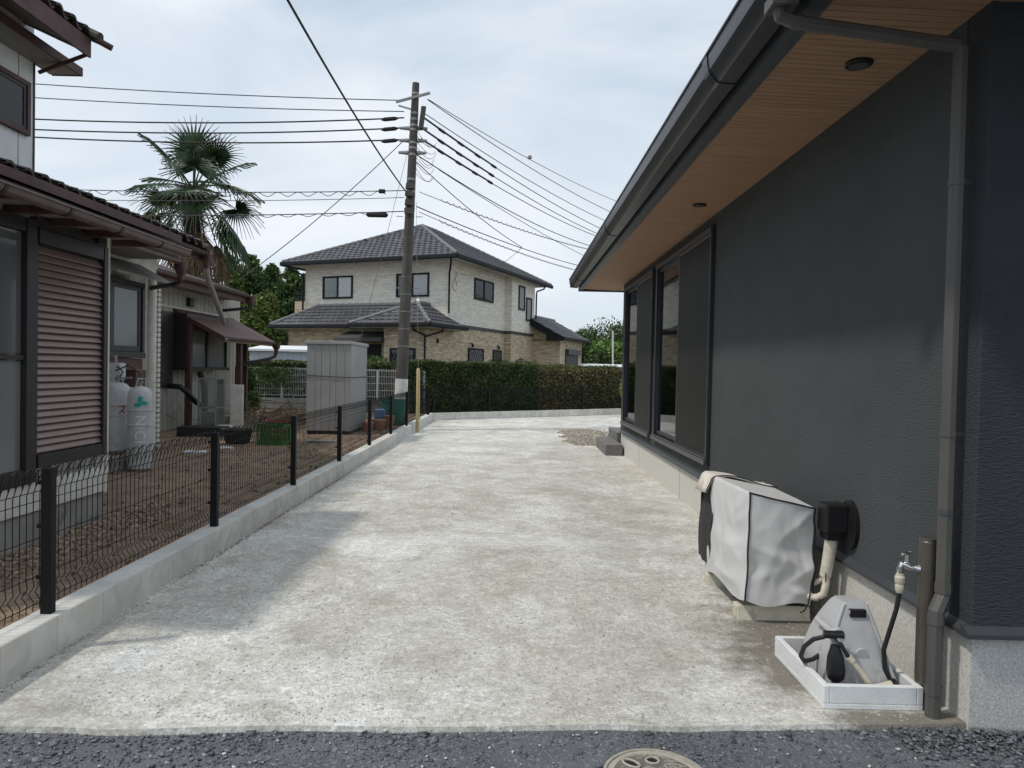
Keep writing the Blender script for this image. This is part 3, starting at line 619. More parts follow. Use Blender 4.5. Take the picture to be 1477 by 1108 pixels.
bm.to_mesh(me); bm.free(); me.materials.append(M['cover']); fo_ = bpy.data.objects.new('fabric', me); S.collection.objects.link(fo_); fo_.parent = CV; ORG[fo_] = ORG[CV]; shade(fo_, 60)
def seam(pts, r=.005): 
    m = MB(); m.tube(pts, r, 6); shade(m.build('piping', M['piping'], CV))
N_ = 24
seam([Vector(CP(cX(0), cY(0), cZ(t/N_)))+Vector((.006, -.004, 0)) for t in range(N_+1)])
seam([Vector(CP(cX(t/N_), cY(0), cZ(1)))+Vector((0, .002, -.004)) for t in range(N_+1)])
seam([Vector(CP(cX(1), cY(0), cZ(t/N_)))+Vector((-.004, .0, 0)) for t in range(N_+1)], .007)
# dark mesh front panel and the stained top flap at the far end
m = MB(); m.sheet(lambda u, v: (1.405-.05*(1-v)-.03*math.sin(v*3)+.008*math.sin(u*25)+.02*(u-4.8), u+.02*(1-v), .16+v*.54), fine(4.78, 5.12, .03), [i/14 for i in range(15)])
m.sheet(lambda u, v: (u, 5.125+.02*(1-v), .16+v*.54), fine(1.37, 1.76, .05), [i/6 for i in range(7)]); shade(m.build('mesh_panel', M['mesh'], CV, label='dark mesh ventilation panel of the cover'), 60)
def flap_z(x, y): return .752-.045*(x-1.37)/.45+.03*math.exp(-((x-1.50)/.14)**2)+.010*mnoise.noise(Vector((x*9, y*9, 0)))-.02*max(0, (y-5.0))
m = MB(); fx = fine(1.33, 1.80, .022)
m.sheet(lambda u, v: (u+.02*math.sin(v*11), v+.02*math.sin(u*14)+(u-1.33)*-.12, flap_z(u, v)-(.0 if u > 1.38 else (1.38-u)*2.2)-.10*max(0, v-5.09)*10*.2), fx, fine(4.86, 5.2, .022))
fl = m.build('top_flap', M['flap'], CV, label='stained cream top flap of the cover'); sm = fl.modifiers.new('thick', 'SOLIDIFY'); sm.thickness = .006; shade(fl, 60)
seam([Vector((u+.02*math.sin(4.86*11), 4.86+.02*math.sin(u*14)+(u-1.33)*-.12, flap_z(u, 4.86)-(.0 if u > 1.38 else (1.38-u)*2.2)+.003)) for u in fx], .004)

# ------------------------------------------------------------------ pipe inlet cover and refrigerant pipes on the wall
P_ = thing('pipe_inlet', 'black wall pipe inlet box with taped cream refrigerant pipes', 'pipe', (1.92, 4.1, .1))
m = MB(); m.tube([(1.948, 4.06, .60), (1.928, 4.06, .60)], [.105, .105], 28); m.v = [(x, y, .62+(z-.60)*1.35) for x, y, z in m.v]; shade(m.build('wall_plate', M['blackpl'], P_), 30)
m = MB(); m.box(1.80, 1.935, 4.05, 4.175, .565, .735); m.build('box', M['blackpl'], P_, bevel=.014)
m = MB(); m.box(1.815, 1.91, 4.06, 4.165, .525, .566); m.build('clamp', M['blackpl'], P_, bevel=.004)
m = MB(); m.tube([(1.862, 4.11, .54), (1.855, 4.115, .45), (1.85, 4.13, .36), (1.845, 4.14, .30)], [.036, .035, .034, .033], 14); shade(m.build('taped_pipe', M['insul'], P_))
m = MB(); m.tube([(1.845, 4.13, .31), (1.842, 4.12, .26), (1.83, 4.12, .20), (1.80, 4.14, .172), (1.73, 4.19, .168), (1.70, 4.21, .168)], .021, 12); shade(m.build('pipe', M['insul'], P_))
m = MB(); m.tube([(1.85, 4.155, .31), (1.838, 4.16, .28), (1.81, 4.18, .25), (1.77, 4.20, .235), (1.71, 4.23, .235)], .016, 12); shade(m.build('pipe', M['insul'], P_))
m = MB(); m.tube([(1.77, 4.145, .27), (1.76, 4.14, .20), (1.755, 4.15, .13), (1.74, 4.17, .08), (1.73, 4.2, .06)], .004, 5); m.tube([(1.83, 4.10, .33), (1.835, 4.11, .24), (1.80, 4.12, .15)], .003, 5); m.build('cord', M['blackpl'], P_)

# ------------------------------------------------------------------ drain pan, hose reel, faucet post
px0, px1, py0, py1 = 1.395, 1.835, 3.11, 3.70
PN = MB(); tk = .028; hz = .105
PN.box(px0, px1, py0, py1, 0, .025); PN.box(px0, px0+tk, py0, py1, .0251, hz); PN.box(px1-tk, px1, py0, py1, .0251, hz); PN.box(px0+tk, px1-tk, py0, py0+tk, .0251, hz); PN.box(px0+tk, px1-tk, py1-tk, py1, .0251, hz)
one('drain_pan', PN, M['pan'], 'white rectangular drain pan on the ground under the hose reel', 'pan', bevel=.004)
m = MB(); m.sheet(lambda u, v: (u, v, .0268), [px0+tk+.005, 1.47, 1.6, px1-tk-.005], [py0+tk+.005, 3.3, 3.5, py1-tk-.005]); 
dw = m.build('dirt_film', M['rust'], None); tag(dw, 'brown dirt film lying in the white drain pan', 'dirt'); dw['kind'] = 'stuff'
HR = thing('hose_reel', 'pale grey plastic garden hose reel with black crank grip in the pan', 'hose reel', (1.60, 3.42, .027))
def loft(m, secs, n=28):
    b = len(m.v)
    for (cx, cy, hx, hy, z, e) in secs:
        for k in range(n):
            a = 2*math.pi*k/n; c, s_ = math.cos(a), math.sin(a); p = 2/e
            m.v.append((cx+hx*math.copysign(abs(c)**p, c), cy+hy*math.copysign(abs(s_)**p, s_), z))
    for i in range(len(secs)-1):
        for k in range(n): m.f.append((b+i*n+k, b+i*n+(k+1) % n, b+(i+1)*n+(k+1) % n, b+(i+1)*n+k))
    m.f.append(tuple(b+k for k in range(n-1, -1, -1))); e_ = b+(len(secs)-1)*n; m.f.append(tuple(e_+k for k in range(n)))
m = MB(); secs = []
for t in [0, .08, .2, .35, .5, .65, .78, .88, .95, 1.0]:
    xl = 1.475+.10*(t**2.2); xr = 1.79-.105*t; yn = 3.20+.13*t; yf = 3.60-.15*t**1.5
    secs.append(((xl+xr)/2, (yn+yf)/2, (xr-xl)/2*(1 if t < .99 else .93), (yf-yn)/2*(1 if t < .99 else .9), .028+.375*t-(.012 if t > .99 else 0)*0, 9))
loft(m, secs); rb = m.build('body', M['reel'], HR)
for gx in (1.56, 1.70):
    m2_ = MB(); m2_.tube([(gx+.012*(gx-1.63)*-8*t_, 3.199+.13*t_, .03+.375*t_*.8) for t_ in (0, .3, .6, .9)], .0045, 6); m2_.build('rib', M['reel'], HR); shade(rb, 45)
prof_ = [0, .1, .25, .4, .55, .7, .82, .92, .985]
for sd_ in (0, 1):
    pts_ = []
    for t in prof_:
        xl = 1.475+.10*(t**2.2); xr = 1.79-.105*t; pts_.append(((xl+.006) if sd_ == 0 else (xr-.006), 3.20+.13*t+.003, .028+.375*t))
    m = MB(); m.tube(pts_, .0085, 8); shade(m.build('side_rim', M['reel'], HR))
m = MB(); m.tube([(1.50, 3.235, .288), (1.50, 3.212, .286)], [.036, .033], 20); shade(m.build('crank_hub', M['reel'], HR), 40)
m = MB(); m.box(1.50, 1.775, 3.196, 3.204, .034, .040); m.build('base_seam', M['blackpl'], HR)
m = MB(); m.tube([(1.63, 3.205+.13*.55, .028+.375*.42), (1.63, 3.198+.13*.40, .028+.375*.42)], .030, 20); shade(m.build('drum_boss', M['reel'], HR), 40)
m = MB(); m.box(1.595, 1.668, 3.30, 3.335, .345, .380); hs = m.build('handle_slot', M['blackpl'], HR)
m = MB(); m.tube([(1.592, 3.312, .366), (1.671, 3.312, .366)], .009, 10); shade(m.build('handle', M['reel'], HR))
m = MB(); m.tube([(1.497, 3.43, .29), (1.497, 3.18, .285)], .016, 12); m.box(1.475, 1.515, 3.215, 3.245, .20, .31); m.build('crank_arm', M['reel'], HR, bevel=.004)
m = MB(); m.tube([(1.43, 3.205, .298), (1.512, 3.19, .302)], .0175, 14); shade(m.build('crank_grip', M['blackpl'], HR), 50)
m = MB(); loft(m, [(1.487, 3.198, .018, .016, .085, 2), (1.487, 3.196, .036, .02, .10, 2.4), (1.485, 3.196, .043, .022, .14, 2.6), (1.483, 3.20, .036, .018, .20, 2.6), (1.482, 3.205, .018, .012, .25, 2.4)], 16); shade(m.build('nozzle_pouch', M['blackpl'], HR))
m = MB(); m.tube([(1.535, 3.185, .205), (1.552, 3.18, .185)], .0165, 12); m.tube([(1.552, 3.18, .185), (1.585, 3.17, .145), (1.625, 3.165, .085), (1.64, 3.165, .066)], [.013, .014, .017, .017], 12); m.tube([(1.638, 3.165, .07), (1.70, 3.165, .082), (1.725, 3.165, .086)], [.017, .021, .024], 14); shade(m.build('spray_nozzle', M['beige'], HR))
m = MB(); m.tube([(1.722, 3.165, .085), (1.742, 3.165, .088)], .031, 18); m.build('nozzle_head', M['blackpl'], HR)
m = MB(); m.tube([(1.48, 3.20, .285), (1.495, 3.19, .272), (1.515, 3.187, .235), (1.537, 3.185, .203)], .0095, 10)
m.tube([(1.435, 3.21, .285), (1.395, 3.23, .265), (1.37, 3.27, .215), (1.372, 3.31, .155), (1.40, 3.34, .118), (1.45, 3.36, .12), (1.50, 3.38, .14), (1.56, 3.40, .17)], .0105, 10); shade(m.build('hose', M['hose'], HR))
m = MB(); m.tube([(1.758, 3.19, .50), (1.752, 3.20, .42), (1.737, 3.22, .32), (1.722, 3.24, .22), (1.728, 3.235, .13), (1.752, 3.215, .075), (1.78, 3.22, .045)], .0105, 10); shade(m.build('supply_hose', M['hose'], HR))
F_ = thing('faucet_post', 'bronze cylindrical faucet post with chrome tap beside the white pan', 'faucet', (1.868, 3.165, 0))
m = MB(); m.lathe([(.040, -.02), (.040, .742), (.037, .747)], (1.868, 3.165, 0), 32); shade(m.build('post', M['bronze'], F_), 30)
m = MB(); m.lathe([(.039, .748), (.039, .757), (.034, .760)], (1.868, 3.165, 0), 32); shade(m.build('cap', M['alum'], F_), 30)
m = MB(); m.tube([(1.835, 3.17, .615), (1.82, 3.175, .615), (1.82, 3.175, .615)], .021, 16)
m.tube([(1.83, 3.175, .615), (1.795, 3.18, .618), (1.775, 3.185, .628), (1.765, 3.188, .632), (1.758, 3.19, .615), (1.758, 3.19, .575)], [.011, .012, .014, .015, .014, .012], 14)
m.tube([(1.785, 3.183, .625), (1.785, 3.183, .675)], [.012, .008], 12); m.tube([(1.757, 3.175, .678), (1.785, 3.183, .683), (1.815, 3.19, .688)], [.006, .010, .006], 10); shade(m.build('tap', M['chrome'], F_), 50)
m = MB(); m.lathe([(.013, .50), (.019, .515), (.019, .535), (.0165, .54), (.0215, .548), (.0215, .572), (.017, .578), (.017, .586)], (1.758, 3.19, 0), 20); shade(m.build('hose_connector', M['beige'], F_), 35)

# ------------------------------------------------------------------ manhole cover in the street
MHc = (.553, 2.575, -.016)
MH = thing('manhole_cover', 'small round beige manhole cover set in the dark gravel street', 'manhole cover', MHc)
m = MB(); m.lathe([(.196, -.03), (.196, .004), (.186, .006), (.183, -.001), (.178, -.002), (.174, .006), (.158, .007), (.154, .001), (.02, .001)], MHc, 56); shade(m.build('plate', M['manhole'], MH), 30)
m = MB(); m.lathe([(.155, .0012), (.154, .0022), (.01, .0022)], MHc, 40); m.build('recessed_field', M['manholed'], MH)
m = MB()
for i in range(-7, 8):
    for dirn in (1, -1):
        pts = []
        for k in range(0, 25):
            t = -.15+.3*k/24; x = t; y = i*.021+dirn*.010*math.sin(t*62)+.004*dirn
            if x*x+y*y < .145**2 and not (((x+.075)/.047)**2+((y-.085)/.035)**2 < 1 or ((x-.005)/.04)**2+((y-.1)/.035)**2 < 1): pts.append((MHc[0]+x, MHc[1]+y, MHc[2]+.0035))
            else:
                if len(pts) > 1: m.tube(pts, .0028, 4)
                pts = []
        if len(pts) > 1: m.tube(pts, .0028, 4)
m.build('wave_relief', M['manhole'], MH)
for (ox, oy, a, b_, rot) in ((-.08, .085, .036, .020, -.7), (.005, .108, .025, .022, 0)):
    m = MB(); pts = []
    for k in range(25):
        th = 2*math.pi*k/24; x, y = a*math.cos(th), b_*math.sin(th); pts.append((MHc[0]+ox+x*math.cos(rot)-y*math.sin(rot), MHc[1]+oy+x*math.sin(rot)+y*math.cos(rot), MHc[2]+.005))
    m.tube(pts, .0052, 6, False); kh = m.build('keyhole_rim', M['manhole'], MH)
    m = MB(); vs = [(p[0], p[1], MHc[2]+.0034) for p in pts[:-1]]; m.add([(MHc[0]+ox+(p[0]-MHc[0]-ox)*.72, MHc[1]+oy+(p[1]-MHc[1]-oy)*.72, MHc[2]+.0048) for p in pts[:-1]], [tuple(range(24))]); m.build('keyhole', M['blackpl'], kh)

# ------------------------------------------------------------------ loose stones
def zs(x, y): return -.02
n = 9000; x = rng.uniform(-4.2, 4.2, n); d = np.abs(rng.normal(0, .16, n)); xy = np.stack([x, np.array([edge_y(q) for q in x])-.012-d], 1)
keep = (np.hypot(xy[:, 0]-MHc[0], xy[:, 1]-MHc[1]) > .20) & (np.vectorize(lambda a: mnoise.noise(Vector((a*2.2, 1, 1))))(xy[:, 0]) > rng.uniform(-.9, .35, n)); xy = xy[keep]
o = stones('crushed_stone', xy, rng.choice([.004, .006, .009, .014, .022], len(xy), p=[.44, .36, .15, .04, .01])*rng.uniform(.8, 1.3, len(xy)), zs, M['crush'], .32); tag(o, 'dark blue-grey crushed stone strewn along the street edge', 'stones')
n = 7000; xy = np.stack([rng.uniform(-4.5, 4.5, n), rng.uniform(1.2, 2.85, n)], 1); xy = xy[np.hypot(xy[:, 0]-MHc[0], xy[:, 1]-MHc[1]) > .21]
o = stones('street_grit', xy, rng.choice([.003, .004, .006, .010], len(xy), p=[.4, .35, .2, .05]), zs, M['crush'], .5); tag(o, 'fine dark grit scattered over the street surface', 'stones')
n = 2600; xy = np.stack([rng.uniform(1.6, 4.0, n), rng.normal(2.90, .08, n)], 1); xy = xy[xy[:, 1] < 2.985]
o = stones('stone_heap', xy, rng.uniform(.005, .016, len(xy)), lambda x, y: -.018+.012*rng.random(), M['crush'], .32); tag(o, 'heap of dark crushed stone at the foot of the granite foundation', 'stones')
n = 160; xx = rng.uniform(-2.4, 2.2, n); xy = np.stack([xx, np.array([edge_y(q) for q in xx])-rng.uniform(-.02, .5, n)], 1); xy = xy[np.hypot(xy[:, 0]-MHc[0], xy[:, 1]-MHc[1]) > .21]
o = stones('pale_chips', xy, rng.uniform(.004, .011, len(xy)), lambda x, y: -.016, M['crushw'], .5); tag(o, 'few pale stone chips lying on the dark street gravel', 'stones')
n = 34000; y = 2.9+7.0*rng.random(n)**1.7; x = rng.uniform(-2.25, 1.93, n); xy = np.stack([x, y], 1); keep = (y > 2.93+.053*x) & ~((x > 1.36) & (y > 3.08) & (y < 3.73)) & (np.array([mnoise.noise(Vector((a*1.6, b*1.6, 3))) for a, b in zip(x, y)]) > rng.uniform(-.6, .5, n)); xy = xy[keep]
o = stones('driveway_grit', xy, rng.choice([.003, .0045, .006, .009], len(xy), p=[.4, .35, .2, .05]), lambda x, y: dz(x, y)-.001, M['grit'], .5); tag(o, 'fine pale grit scattered over the concrete driveway', 'stones')
# line of dirt and chips along curb foot
n = 2500; y = rng.uniform(2.85, 12, n); xy = np.stack([-2.262+np.abs(rng.normal(0, .022, n)), y], 1)
o = stones('curb_grit', xy, rng.uniform(.002, .006, n), lambda x, y: 0.0, M['pebb'], .6); tag(o, 'thin line of dirt and chips along the curb foot', 'stones')
# yard pebbles and litter
n = 5500; xy = np.stack([-2.43-np.abs(rng.normal(0, 1.1, n)), 2.8+12*rng.random(n)**1.25], 1); xy = xy[~((xy[:, 0] < -3.58) & (xy[:, 1] < 6.3)) & (xy[:, 0] > -5.3)]
o = stones('yard_pebbles', xy, rng.choice([.004, .006, .010, .020], len(xy), p=[.45, .33, .17, .05]), yz, M['pebb'], .6); tag(o, 'brown pebbles scattered over the bare earth yard', 'stones')
n = 1300; xy = np.stack([rng.normal(-3.3, .16, n), rng.normal(5.5, .7, n)], 1); xy = xy[(xy[:, 0] > -3.58) & (xy[:, 0] < -2.5)]
o = stones('grey_gravel', xy, rng.uniform(.01, .028, len(xy)), yz, M['pebb'], .6); tag(o, 'patch of coarser gravel beside the old house foundation', 'stones')
n = 700; xy = np.stack([-2.43-np.abs(rng.normal(0, 1.6, n)), 3+12.5*rng.random(n)], 1); xy = xy[(xy[:, 0] > -6) & ~((xy[:, 0] < -3.58) & (xy[:, 1] < 6.3))]
P3 = np.array([(a, b, yz(a, b)+.012) for a, b in xy]); lo_ = leaves('leaf_litter', P3, .04, M['leaflit']); tag(lo_, 'dry brown leaf litter on the yard', 'leaves')
tag(bpy.data.objects['pebbles'], 'tan river pebbles spread beside the grey step blocks', 'stones')

# ------------------------------------------------------------------ old house on the left
OH = thing('old_house', 'old two-storey house with brown louvred shutters and dark tiled roofs', 'house', (-6, 8, .1))
LX = -3.6; LY0, LY1 = 3.45, 6.25
def part(name, mat, *boxes, parent=None, bevel=0, label=None):
    m = MB()
    for b in boxes: m.box(*b)
    return m.build(name, M[mat], parent or OH, bevel=bevel, label=label)
part('foundation', 'lfound', (LX-.3, LX+.0, LY0, LY1-.04, -.05, .33))
part('skirt_board', 'cream', (LX-.05, LX+.022, LY0, LY1-.055, .33, .545), bevel=.004)
part('corner_trim', 'cream', (LX-.06, LX+.03, LY1-.05, LY1, .31, 2.545), bevel=.005)
part('wall', 'cream', (LX-.1, LX-.02, LY0, LY1-.055, 2.44, 2.7), (LX-2.1, LX-.101, LY1-.08, LY1-.01, .1, 2.7))
part('wall', 'cream', (LX-2.1, LX-.0, LY0-.06, LY0-.002, .1, 2.7))
# door frame, sliding glass door
dfr = part('sliding_door', 'lframe', (LX-.04, LX+.04, LY0+.05, 5.16, .555, .655), (LX-.04, LX+.04, LY0+.05, 5.16, 2.40, 2.50), (LX-.04, LX+.045, 5.165, 5.275, .555, 2.50), (LX-.03, LX+.03, 4.32, 4.37, .66, 2.395), (LX-.03, LX+.03, 4.375, 5.16, 1.465, 1.50), (LX-.03, LX+.03, LY0+.05, 4.315, 1.465, 1.50), bevel=.003)
part('pane', 'dglass', (LX-.003, LX+.003, 4.375, 5.16, 1.505, 2.395), parent=dfr); part('pane', 'dglass', (LX-.003, LX+.003, LY0+.05, 4.315, 1.505, 2.395), parent=dfr)
part('pane', 'frost', (LX-.003, LX+.003, 4.375, 5.16, .66, 1.46), parent=dfr); part('pane', 'frost', (LX-.003, LX+.003, LY0+.05, 4.315, .66, 1.46), parent=dfr)
m = MB(); m.sheet(lambda u, v: (LX-.09+.016*math.sin(u*42), u, v), fine(LY0+.1, 5.15, .02), [.66, 1.5, 2.42]); shade(m.build('curtain', M['curtg'], dfr), 80)
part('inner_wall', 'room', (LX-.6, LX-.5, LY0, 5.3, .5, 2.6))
# louvred shutter
SY0, SY1 = 5.30, 6.13
sh = part('shutter', 'lframe', (LX-.02, LX+.035, SY0-.02, SY0, .76, 2.36), (LX-.02, LX+.05, SY1, SY1+.06, .66, 2.45), (LX-.02, LX+.045, SY0, SY1, 2.34, 2.45), (LX-.02, LX+.045, SY0, SY1, .655, .755), (LX-.03, LX-.02, SY0, SY1, .76, 2.34), bevel=.003)
m = MB(); p = .0535; prof = [(LX-.012, .062), (LX+.002, .061), (LX+.030, .016), (LX+.034, .008), (LX+.030, .002), (LX+.022, .004), (LX-.008, .050)]
m.prism([(x, z+.765) for x, z in prof], 'Y', SY0+.004, SY1-.004); sl = m.build('slat', M['shutter'], sh); shade(sl, 50)
for i in range(1, 29):
    child_copy(sl, sh, (0, 0, p*i))
part('lintel', 'lframe', (LX-.02, LX+.03, 5.28, LY1-.06, 2.455, 2.53))
part('bracket', 'blackpl', (LX+.0, LX+.06, 6.02, 6.07, 2.47, 2.52))
# front block eave: soffit, low roof, gutter
part('soffit', 'lsoffit', (LX-.02, LX+.46, LY0-.1, 6.55, 2.555, 2.57))
m = MB(); m.prism([(-3.10, 2.575), (-3.10, 2.64), (-5.05, 3.15), (-5.05, 3.09)], 'Y', LY0-.12, 6.58); m.build('lower_roof', M['lbrown'], OH)
def half_gutter(m, x, y0, y1, z, r=.055, n=10):
    prof = [(x+r*math.cos(a), z+r*math.sin(a)) for a in np.linspace(math.pi, 2*math.pi, n)]; prof += [(x+(r-.006)*math.cos(a), z+(r-.006)*math.sin(a)) for a in np.linspace(2*math.pi, math.pi, n)]
    m.prism(prof, 'Y', y0, y1)
m = MB(); half_gutter(m, -3.055, LY0-.11, 6.56, 2.50); m.tube([(-3.0, LY0-.11, 2.50), (-3.0, 6.56, 2.50)], .008, 6); g1 = m.build('gutter', M['lgutter'], OH); shade(g1, 40)
for y in np.arange(LY0+.1, 6.5, .62):
    m = MB(); half_gutter(m, -3.055, y, y+.03, 2.498, .060); m.box(-3.14, -3.105, y+.005, y+.025, 2.49, 2.53); m.build('gutter_hook', M['lframe'], g1)
for y in np.arange(LY0+.2, 6.5, .45): part('rafter', 'lbrown', (LX-.02, -3.14, y, y+.05, 2.50, 2.553))
# recessed wall with the bay window
RX = -5.4
part('wall', 'cream', (RX-.1, RX, 6.26, 10.66, .1, 2.95), (-6.74, RX-.101, 10.60, 10.66, .1, 2.95))
for y in np.arange(6.5, 10.6, .31): part('siding_joint', 'lfound', (RX-.001, RX+.004, y, y+.008, .45, 2.8))
part('foundation', 'lfound', (RX-.1, RX+.02, 6.26, 10.65, -.05, .40))
m = MB(); m.lathe([(.062, 0), (.062, 2.62)], (RX+.10, 10.35, .12), 20); shade(m.build('drain_pipe', M['cream'], OH), 30)
part('corner_mosaic', 'lfound', (RX+.02, RX+.09, 10.56, 10.62, .12, 2.6))
for z in np.arange(.2, 2.6, .075): part('corner_tile', 'cream', (RX+.015, RX+.094, 10.555, 10.625, z, z+.05))
# bay window box
BO = -.29
bw = part('bay_window', 'lframe', (RX-.02, RX+.22, 9.30+BO, 9.36+BO, 1.60, 2.56), (RX-.02, RX+.22, 10.16+BO, 10.22+BO, 1.60, 2.56), (RX-.02, RX+.22, 9.365+BO, 10.155+BO, 2.50, 2.56), (RX-.02, RX+.23, 9.29+BO, 10.23+BO, 1.52, 1.598), (RX+.16, RX+.21, 9.365+BO, 9.42+BO, 1.60, 2.498), bevel=.003)
part('sash', 'lframe', (RX+.17, RX+.20, 9.43+BO, 9.49+BO, 1.605, 2.495), (RX+.17, RX+.20, 10.09+BO, 10.15+BO, 1.605, 2.495), (RX+.17, RX+.20, 9.489+BO, 10.091+BO, 1.605, 1.68), (RX+.17, RX+.20, 9.489+BO, 10.091+BO, 2.44, 2.495), parent=bw)
part('pane', 'frost', (RX+.18, RX+.186, 9.486+BO, 10.094+BO, 1.675, 2.445), parent=bw)
part('shelf', 'curtw', (RX+.02, RX+.12, 9.5+BO, 10.08+BO, 2.02, 2.04), parent=bw)
part('window_box', 'lbrown', (RX-.02, RX+.20, 9.0, 9.91, 1.36, 1.515))
part('vent_box', 'lbrown', (RX-.02, RX+.24, 9.66, 9.93, 1.12, 1.355))
m = MB(); m.add([(RX, 8.8, 2.83), (RX, 10.2, 2.83), (RX+.46, 10.2, 2.58), (RX+.46, 8.8, 2.58), (RX, 8.8, 2.86), (RX, 10.2, 2.86), (RX+.46, 10.2, 2.61), (RX+.46, 8.8, 2.61)], [(0, 1, 2, 3), (4, 5, 6, 7), (0, 1, 5, 4), (1, 2, 6, 5), (2, 3, 7, 6), (3, 0, 4, 7)]); m.build('window_hood', M['lsoffit'], OH)
# recess eave and its gutter
part('soffit', 'lsoffit', (RX, -4.68, 6.59, 9.9, 2.90, 2.92))
m = MB(); m.prism([(-4.62, 2.925), (-4.62, 2.99), (-5.05, 3.13), (-5.05, 3.07)], 'Y', 6.59, 9.95); m.build('lower_roof', M['lbrown'], OH)
m = MB(); half_gutter(m, -4.60, 6.6, 9.85, 2.86); g3 = m.build('gutter', M['lgutter'], OH); shade(g3, 40)
m = MB(); loft(m, [(-4.6, 9.75, .035, .035, 2.60, 4), (-4.6, 9.75, .04, .04, 2.66, 4), (-4.6, 9.75, .07, .07, 2.74, 4), (-4.6, 9.75, .075, .075, 2.84, 4)], 16); m.build('rain_hopper', M['lbrown'], OH)
m = MB(); m.tube([(-4.6, 9.75, 2.63), (-4.62, 9.76, 2.58), (-4.75, 9.85, 2.55), (-5.28, 10.28, 2.54)], .032, 10); shade(m.build('rain_pipe', M['lframe'], OH))
# main lower tiled roof
RE = -5.0
part('wall', 'whitewall', (-6.6, -5.55, LY0-1.5, 11.0, 2.9, 3.25))
m = MB(); m.prism([(RE-.02, 3.20), (RE-.02, 3.28), (-6.32, 3.70), (-6.32, 3.60)], 'Y', 2.2, 11.5); m.build('roof_deck', M['lbrown'], OH)
part('soffit', 'lsoffit', (-5.56, RE-.03, 2.2, 11.45, 3.17, 3.19))
part('fascia', 'lbrown', (RE-.03, RE-.01, 2.2, 11.48, 3.10, 3.27))
m = MB(); half_gutter(m, RE+.055, 2.2, 11.5, 3.215, .06); g2 = m.build('gutter', M['lframe'], OH); shade(g2, 40)
def tile(m, w=.265, l=.33, t=.028):
    k = 8; vs = []
    for j, (s_, lift) in enumerate(((0, t), (0, 0), (l, .004), (l, -.01))):
        for i in range(k+1):
            a = i/k; z = .042*math.sin(a*2*math.pi*.78+.5)+lift; vs.append((a*w, s_, z))
    n = k+1; fs = []
    for i in range(k): fs += [(i, i+1, n+i+1, n+i), (i, i+1, 2*n+i+1, 2*n+i), (n+i, n+i+1, 3*n+i+1, 3*n+i)]
    return m.add(vs, fs)
sl_a = math.atan2(.42, 1.30)
m = MB(); tile(m); t0 = m.build('roof_tile', M['ltile'], OH); shade(t0, 50)
tile_me = t0.data; t0['tmp'] = 1
def put_tile(x, y, z, ang, rot=0, parent=OH):
    o = bpy.data.objects.new('roof_tile', tile_me); S.collection.objects.link(o); o.parent = parent
    o.matrix_local = Matrix.Translation(Vector((x, y, z))-ORG[parent]) @ Matrix.Rotation(R_(90)+rot, 4, 'Z') @ Matrix.Rotation(ang, 4, 'X'); ORG[o] = Vector((x, y, z)); return o
bpy.data.objects.remove(t0)
nt_ = 0
for r in range(5):
    for i in range(36):
        y = 2.3+.262*i
        if y > 11.45: continue
        put_tile(RE+.04-.29*r*math.cos(sl_a)-.165*math.cos(sl_a), y, 3.35+.29*r*math.sin(sl_a)+.165*math.sin(sl_a)+random.uniform(-.004, .004), sl_a)
m = MB(); m.tube([(RE+.02, 11.50, 3.33), (-6.3, 11.50, 3.76)], .06, 10); m.build('verge_tile', M['ltile'], OH)
# gutter end hopper and the pipe down to the awning
m = MB(); loft(m, [(RE+.05, 11.35, .04, .04, 2.98, 4), (RE+.05, 11.35, .045, .045, 3.05, 4), (RE+.05, 11.35, .075, .075, 3.12, 4), (RE+.05, 11.35, .08, .08, 3.21, 4)], 16); m.build('rain_hopper', M['lbrown'], OH)
m = MB(); m.tube([(RE+.05, 11.35, 3.0), (RE+.03, 11.42, 2.93), (RE-.02, 11.55, 2.87), (-5.72, 13.95, 2.27)], .045, 12); shade(m.build('rain_pipe', M['shedm'], OH, label='grey rain pipe slanting down onto the awning'))
# second floor
UX = -6.3
part('upper_wall', 'whitewall', (UX-3, UX, 4.0, 9.25, 3.75, 5.95))
part('corner_strip', 'lframe', (UX-.02, UX+.012, 9.235, 9.262, 3.75, 5.6))
for y in np.arange(4.2, 9.2, .17*2): part('siding_joint', 'lfound', (UX, UX+.004, y, y+.012, 3.8, 5.9))
uw = part('upper_window', 'lbrown', (UX-.02, UX+.05, 7.6, 7.66, 4.32, 5.0), (UX-.02, UX+.05, 9.07, 9.13, 4.32, 5.0), (UX-.02, UX+.05, 7.66, 9.07, 4.94, 5.0), (UX-.02, UX+.06, 7.66, 9.07, 4.32, 4.38), bevel=.003)
part('sash', 'lframe', (UX+.01, UX+.035, 7.66, 7.71, 4.38, 4.94), (UX+.01, UX+.035, 7.70, 8.33, 4.38, 4.42), (UX+.01, UX+.035, 8.32, 8.39, 4.38, 4.94), (UX+.01, UX+.035, 9.02, 9.07, 4.38, 4.94), (UX+.01, UX+.035, 8.39, 9.02, 4.38, 4.42), (UX+.01, UX+.035, 8.39, 9.02, 4.90, 4.94), parent=uw)
part('pane', 'bpane', (UX+.018, UX+.024, 7.7, 9.05, 4.40, 4.92), parent=uw); part('curtain', 'curtg', (UX+.004, UX+.008, 7.7, 9.05, 4.39, 4.93), parent=uw)
wh = part('window_canopy', 'lsoffit', (UX-.02, UX+.40, 5.5, 9.6, 5.30, 5.315)); part('canopy_edge', 'lbrown', (UX+.385, UX+.41, 5.5, 9.62, 5.29, 5.40), (UX, UX+.384, 9.60, 9.62, 5.29, 5.40), parent=wh); part('canopy_top', 'lbrown', (UX, UX+.384, 5.5, 9.598, 5.385, 5.40), parent=wh)
ua = R_(24)
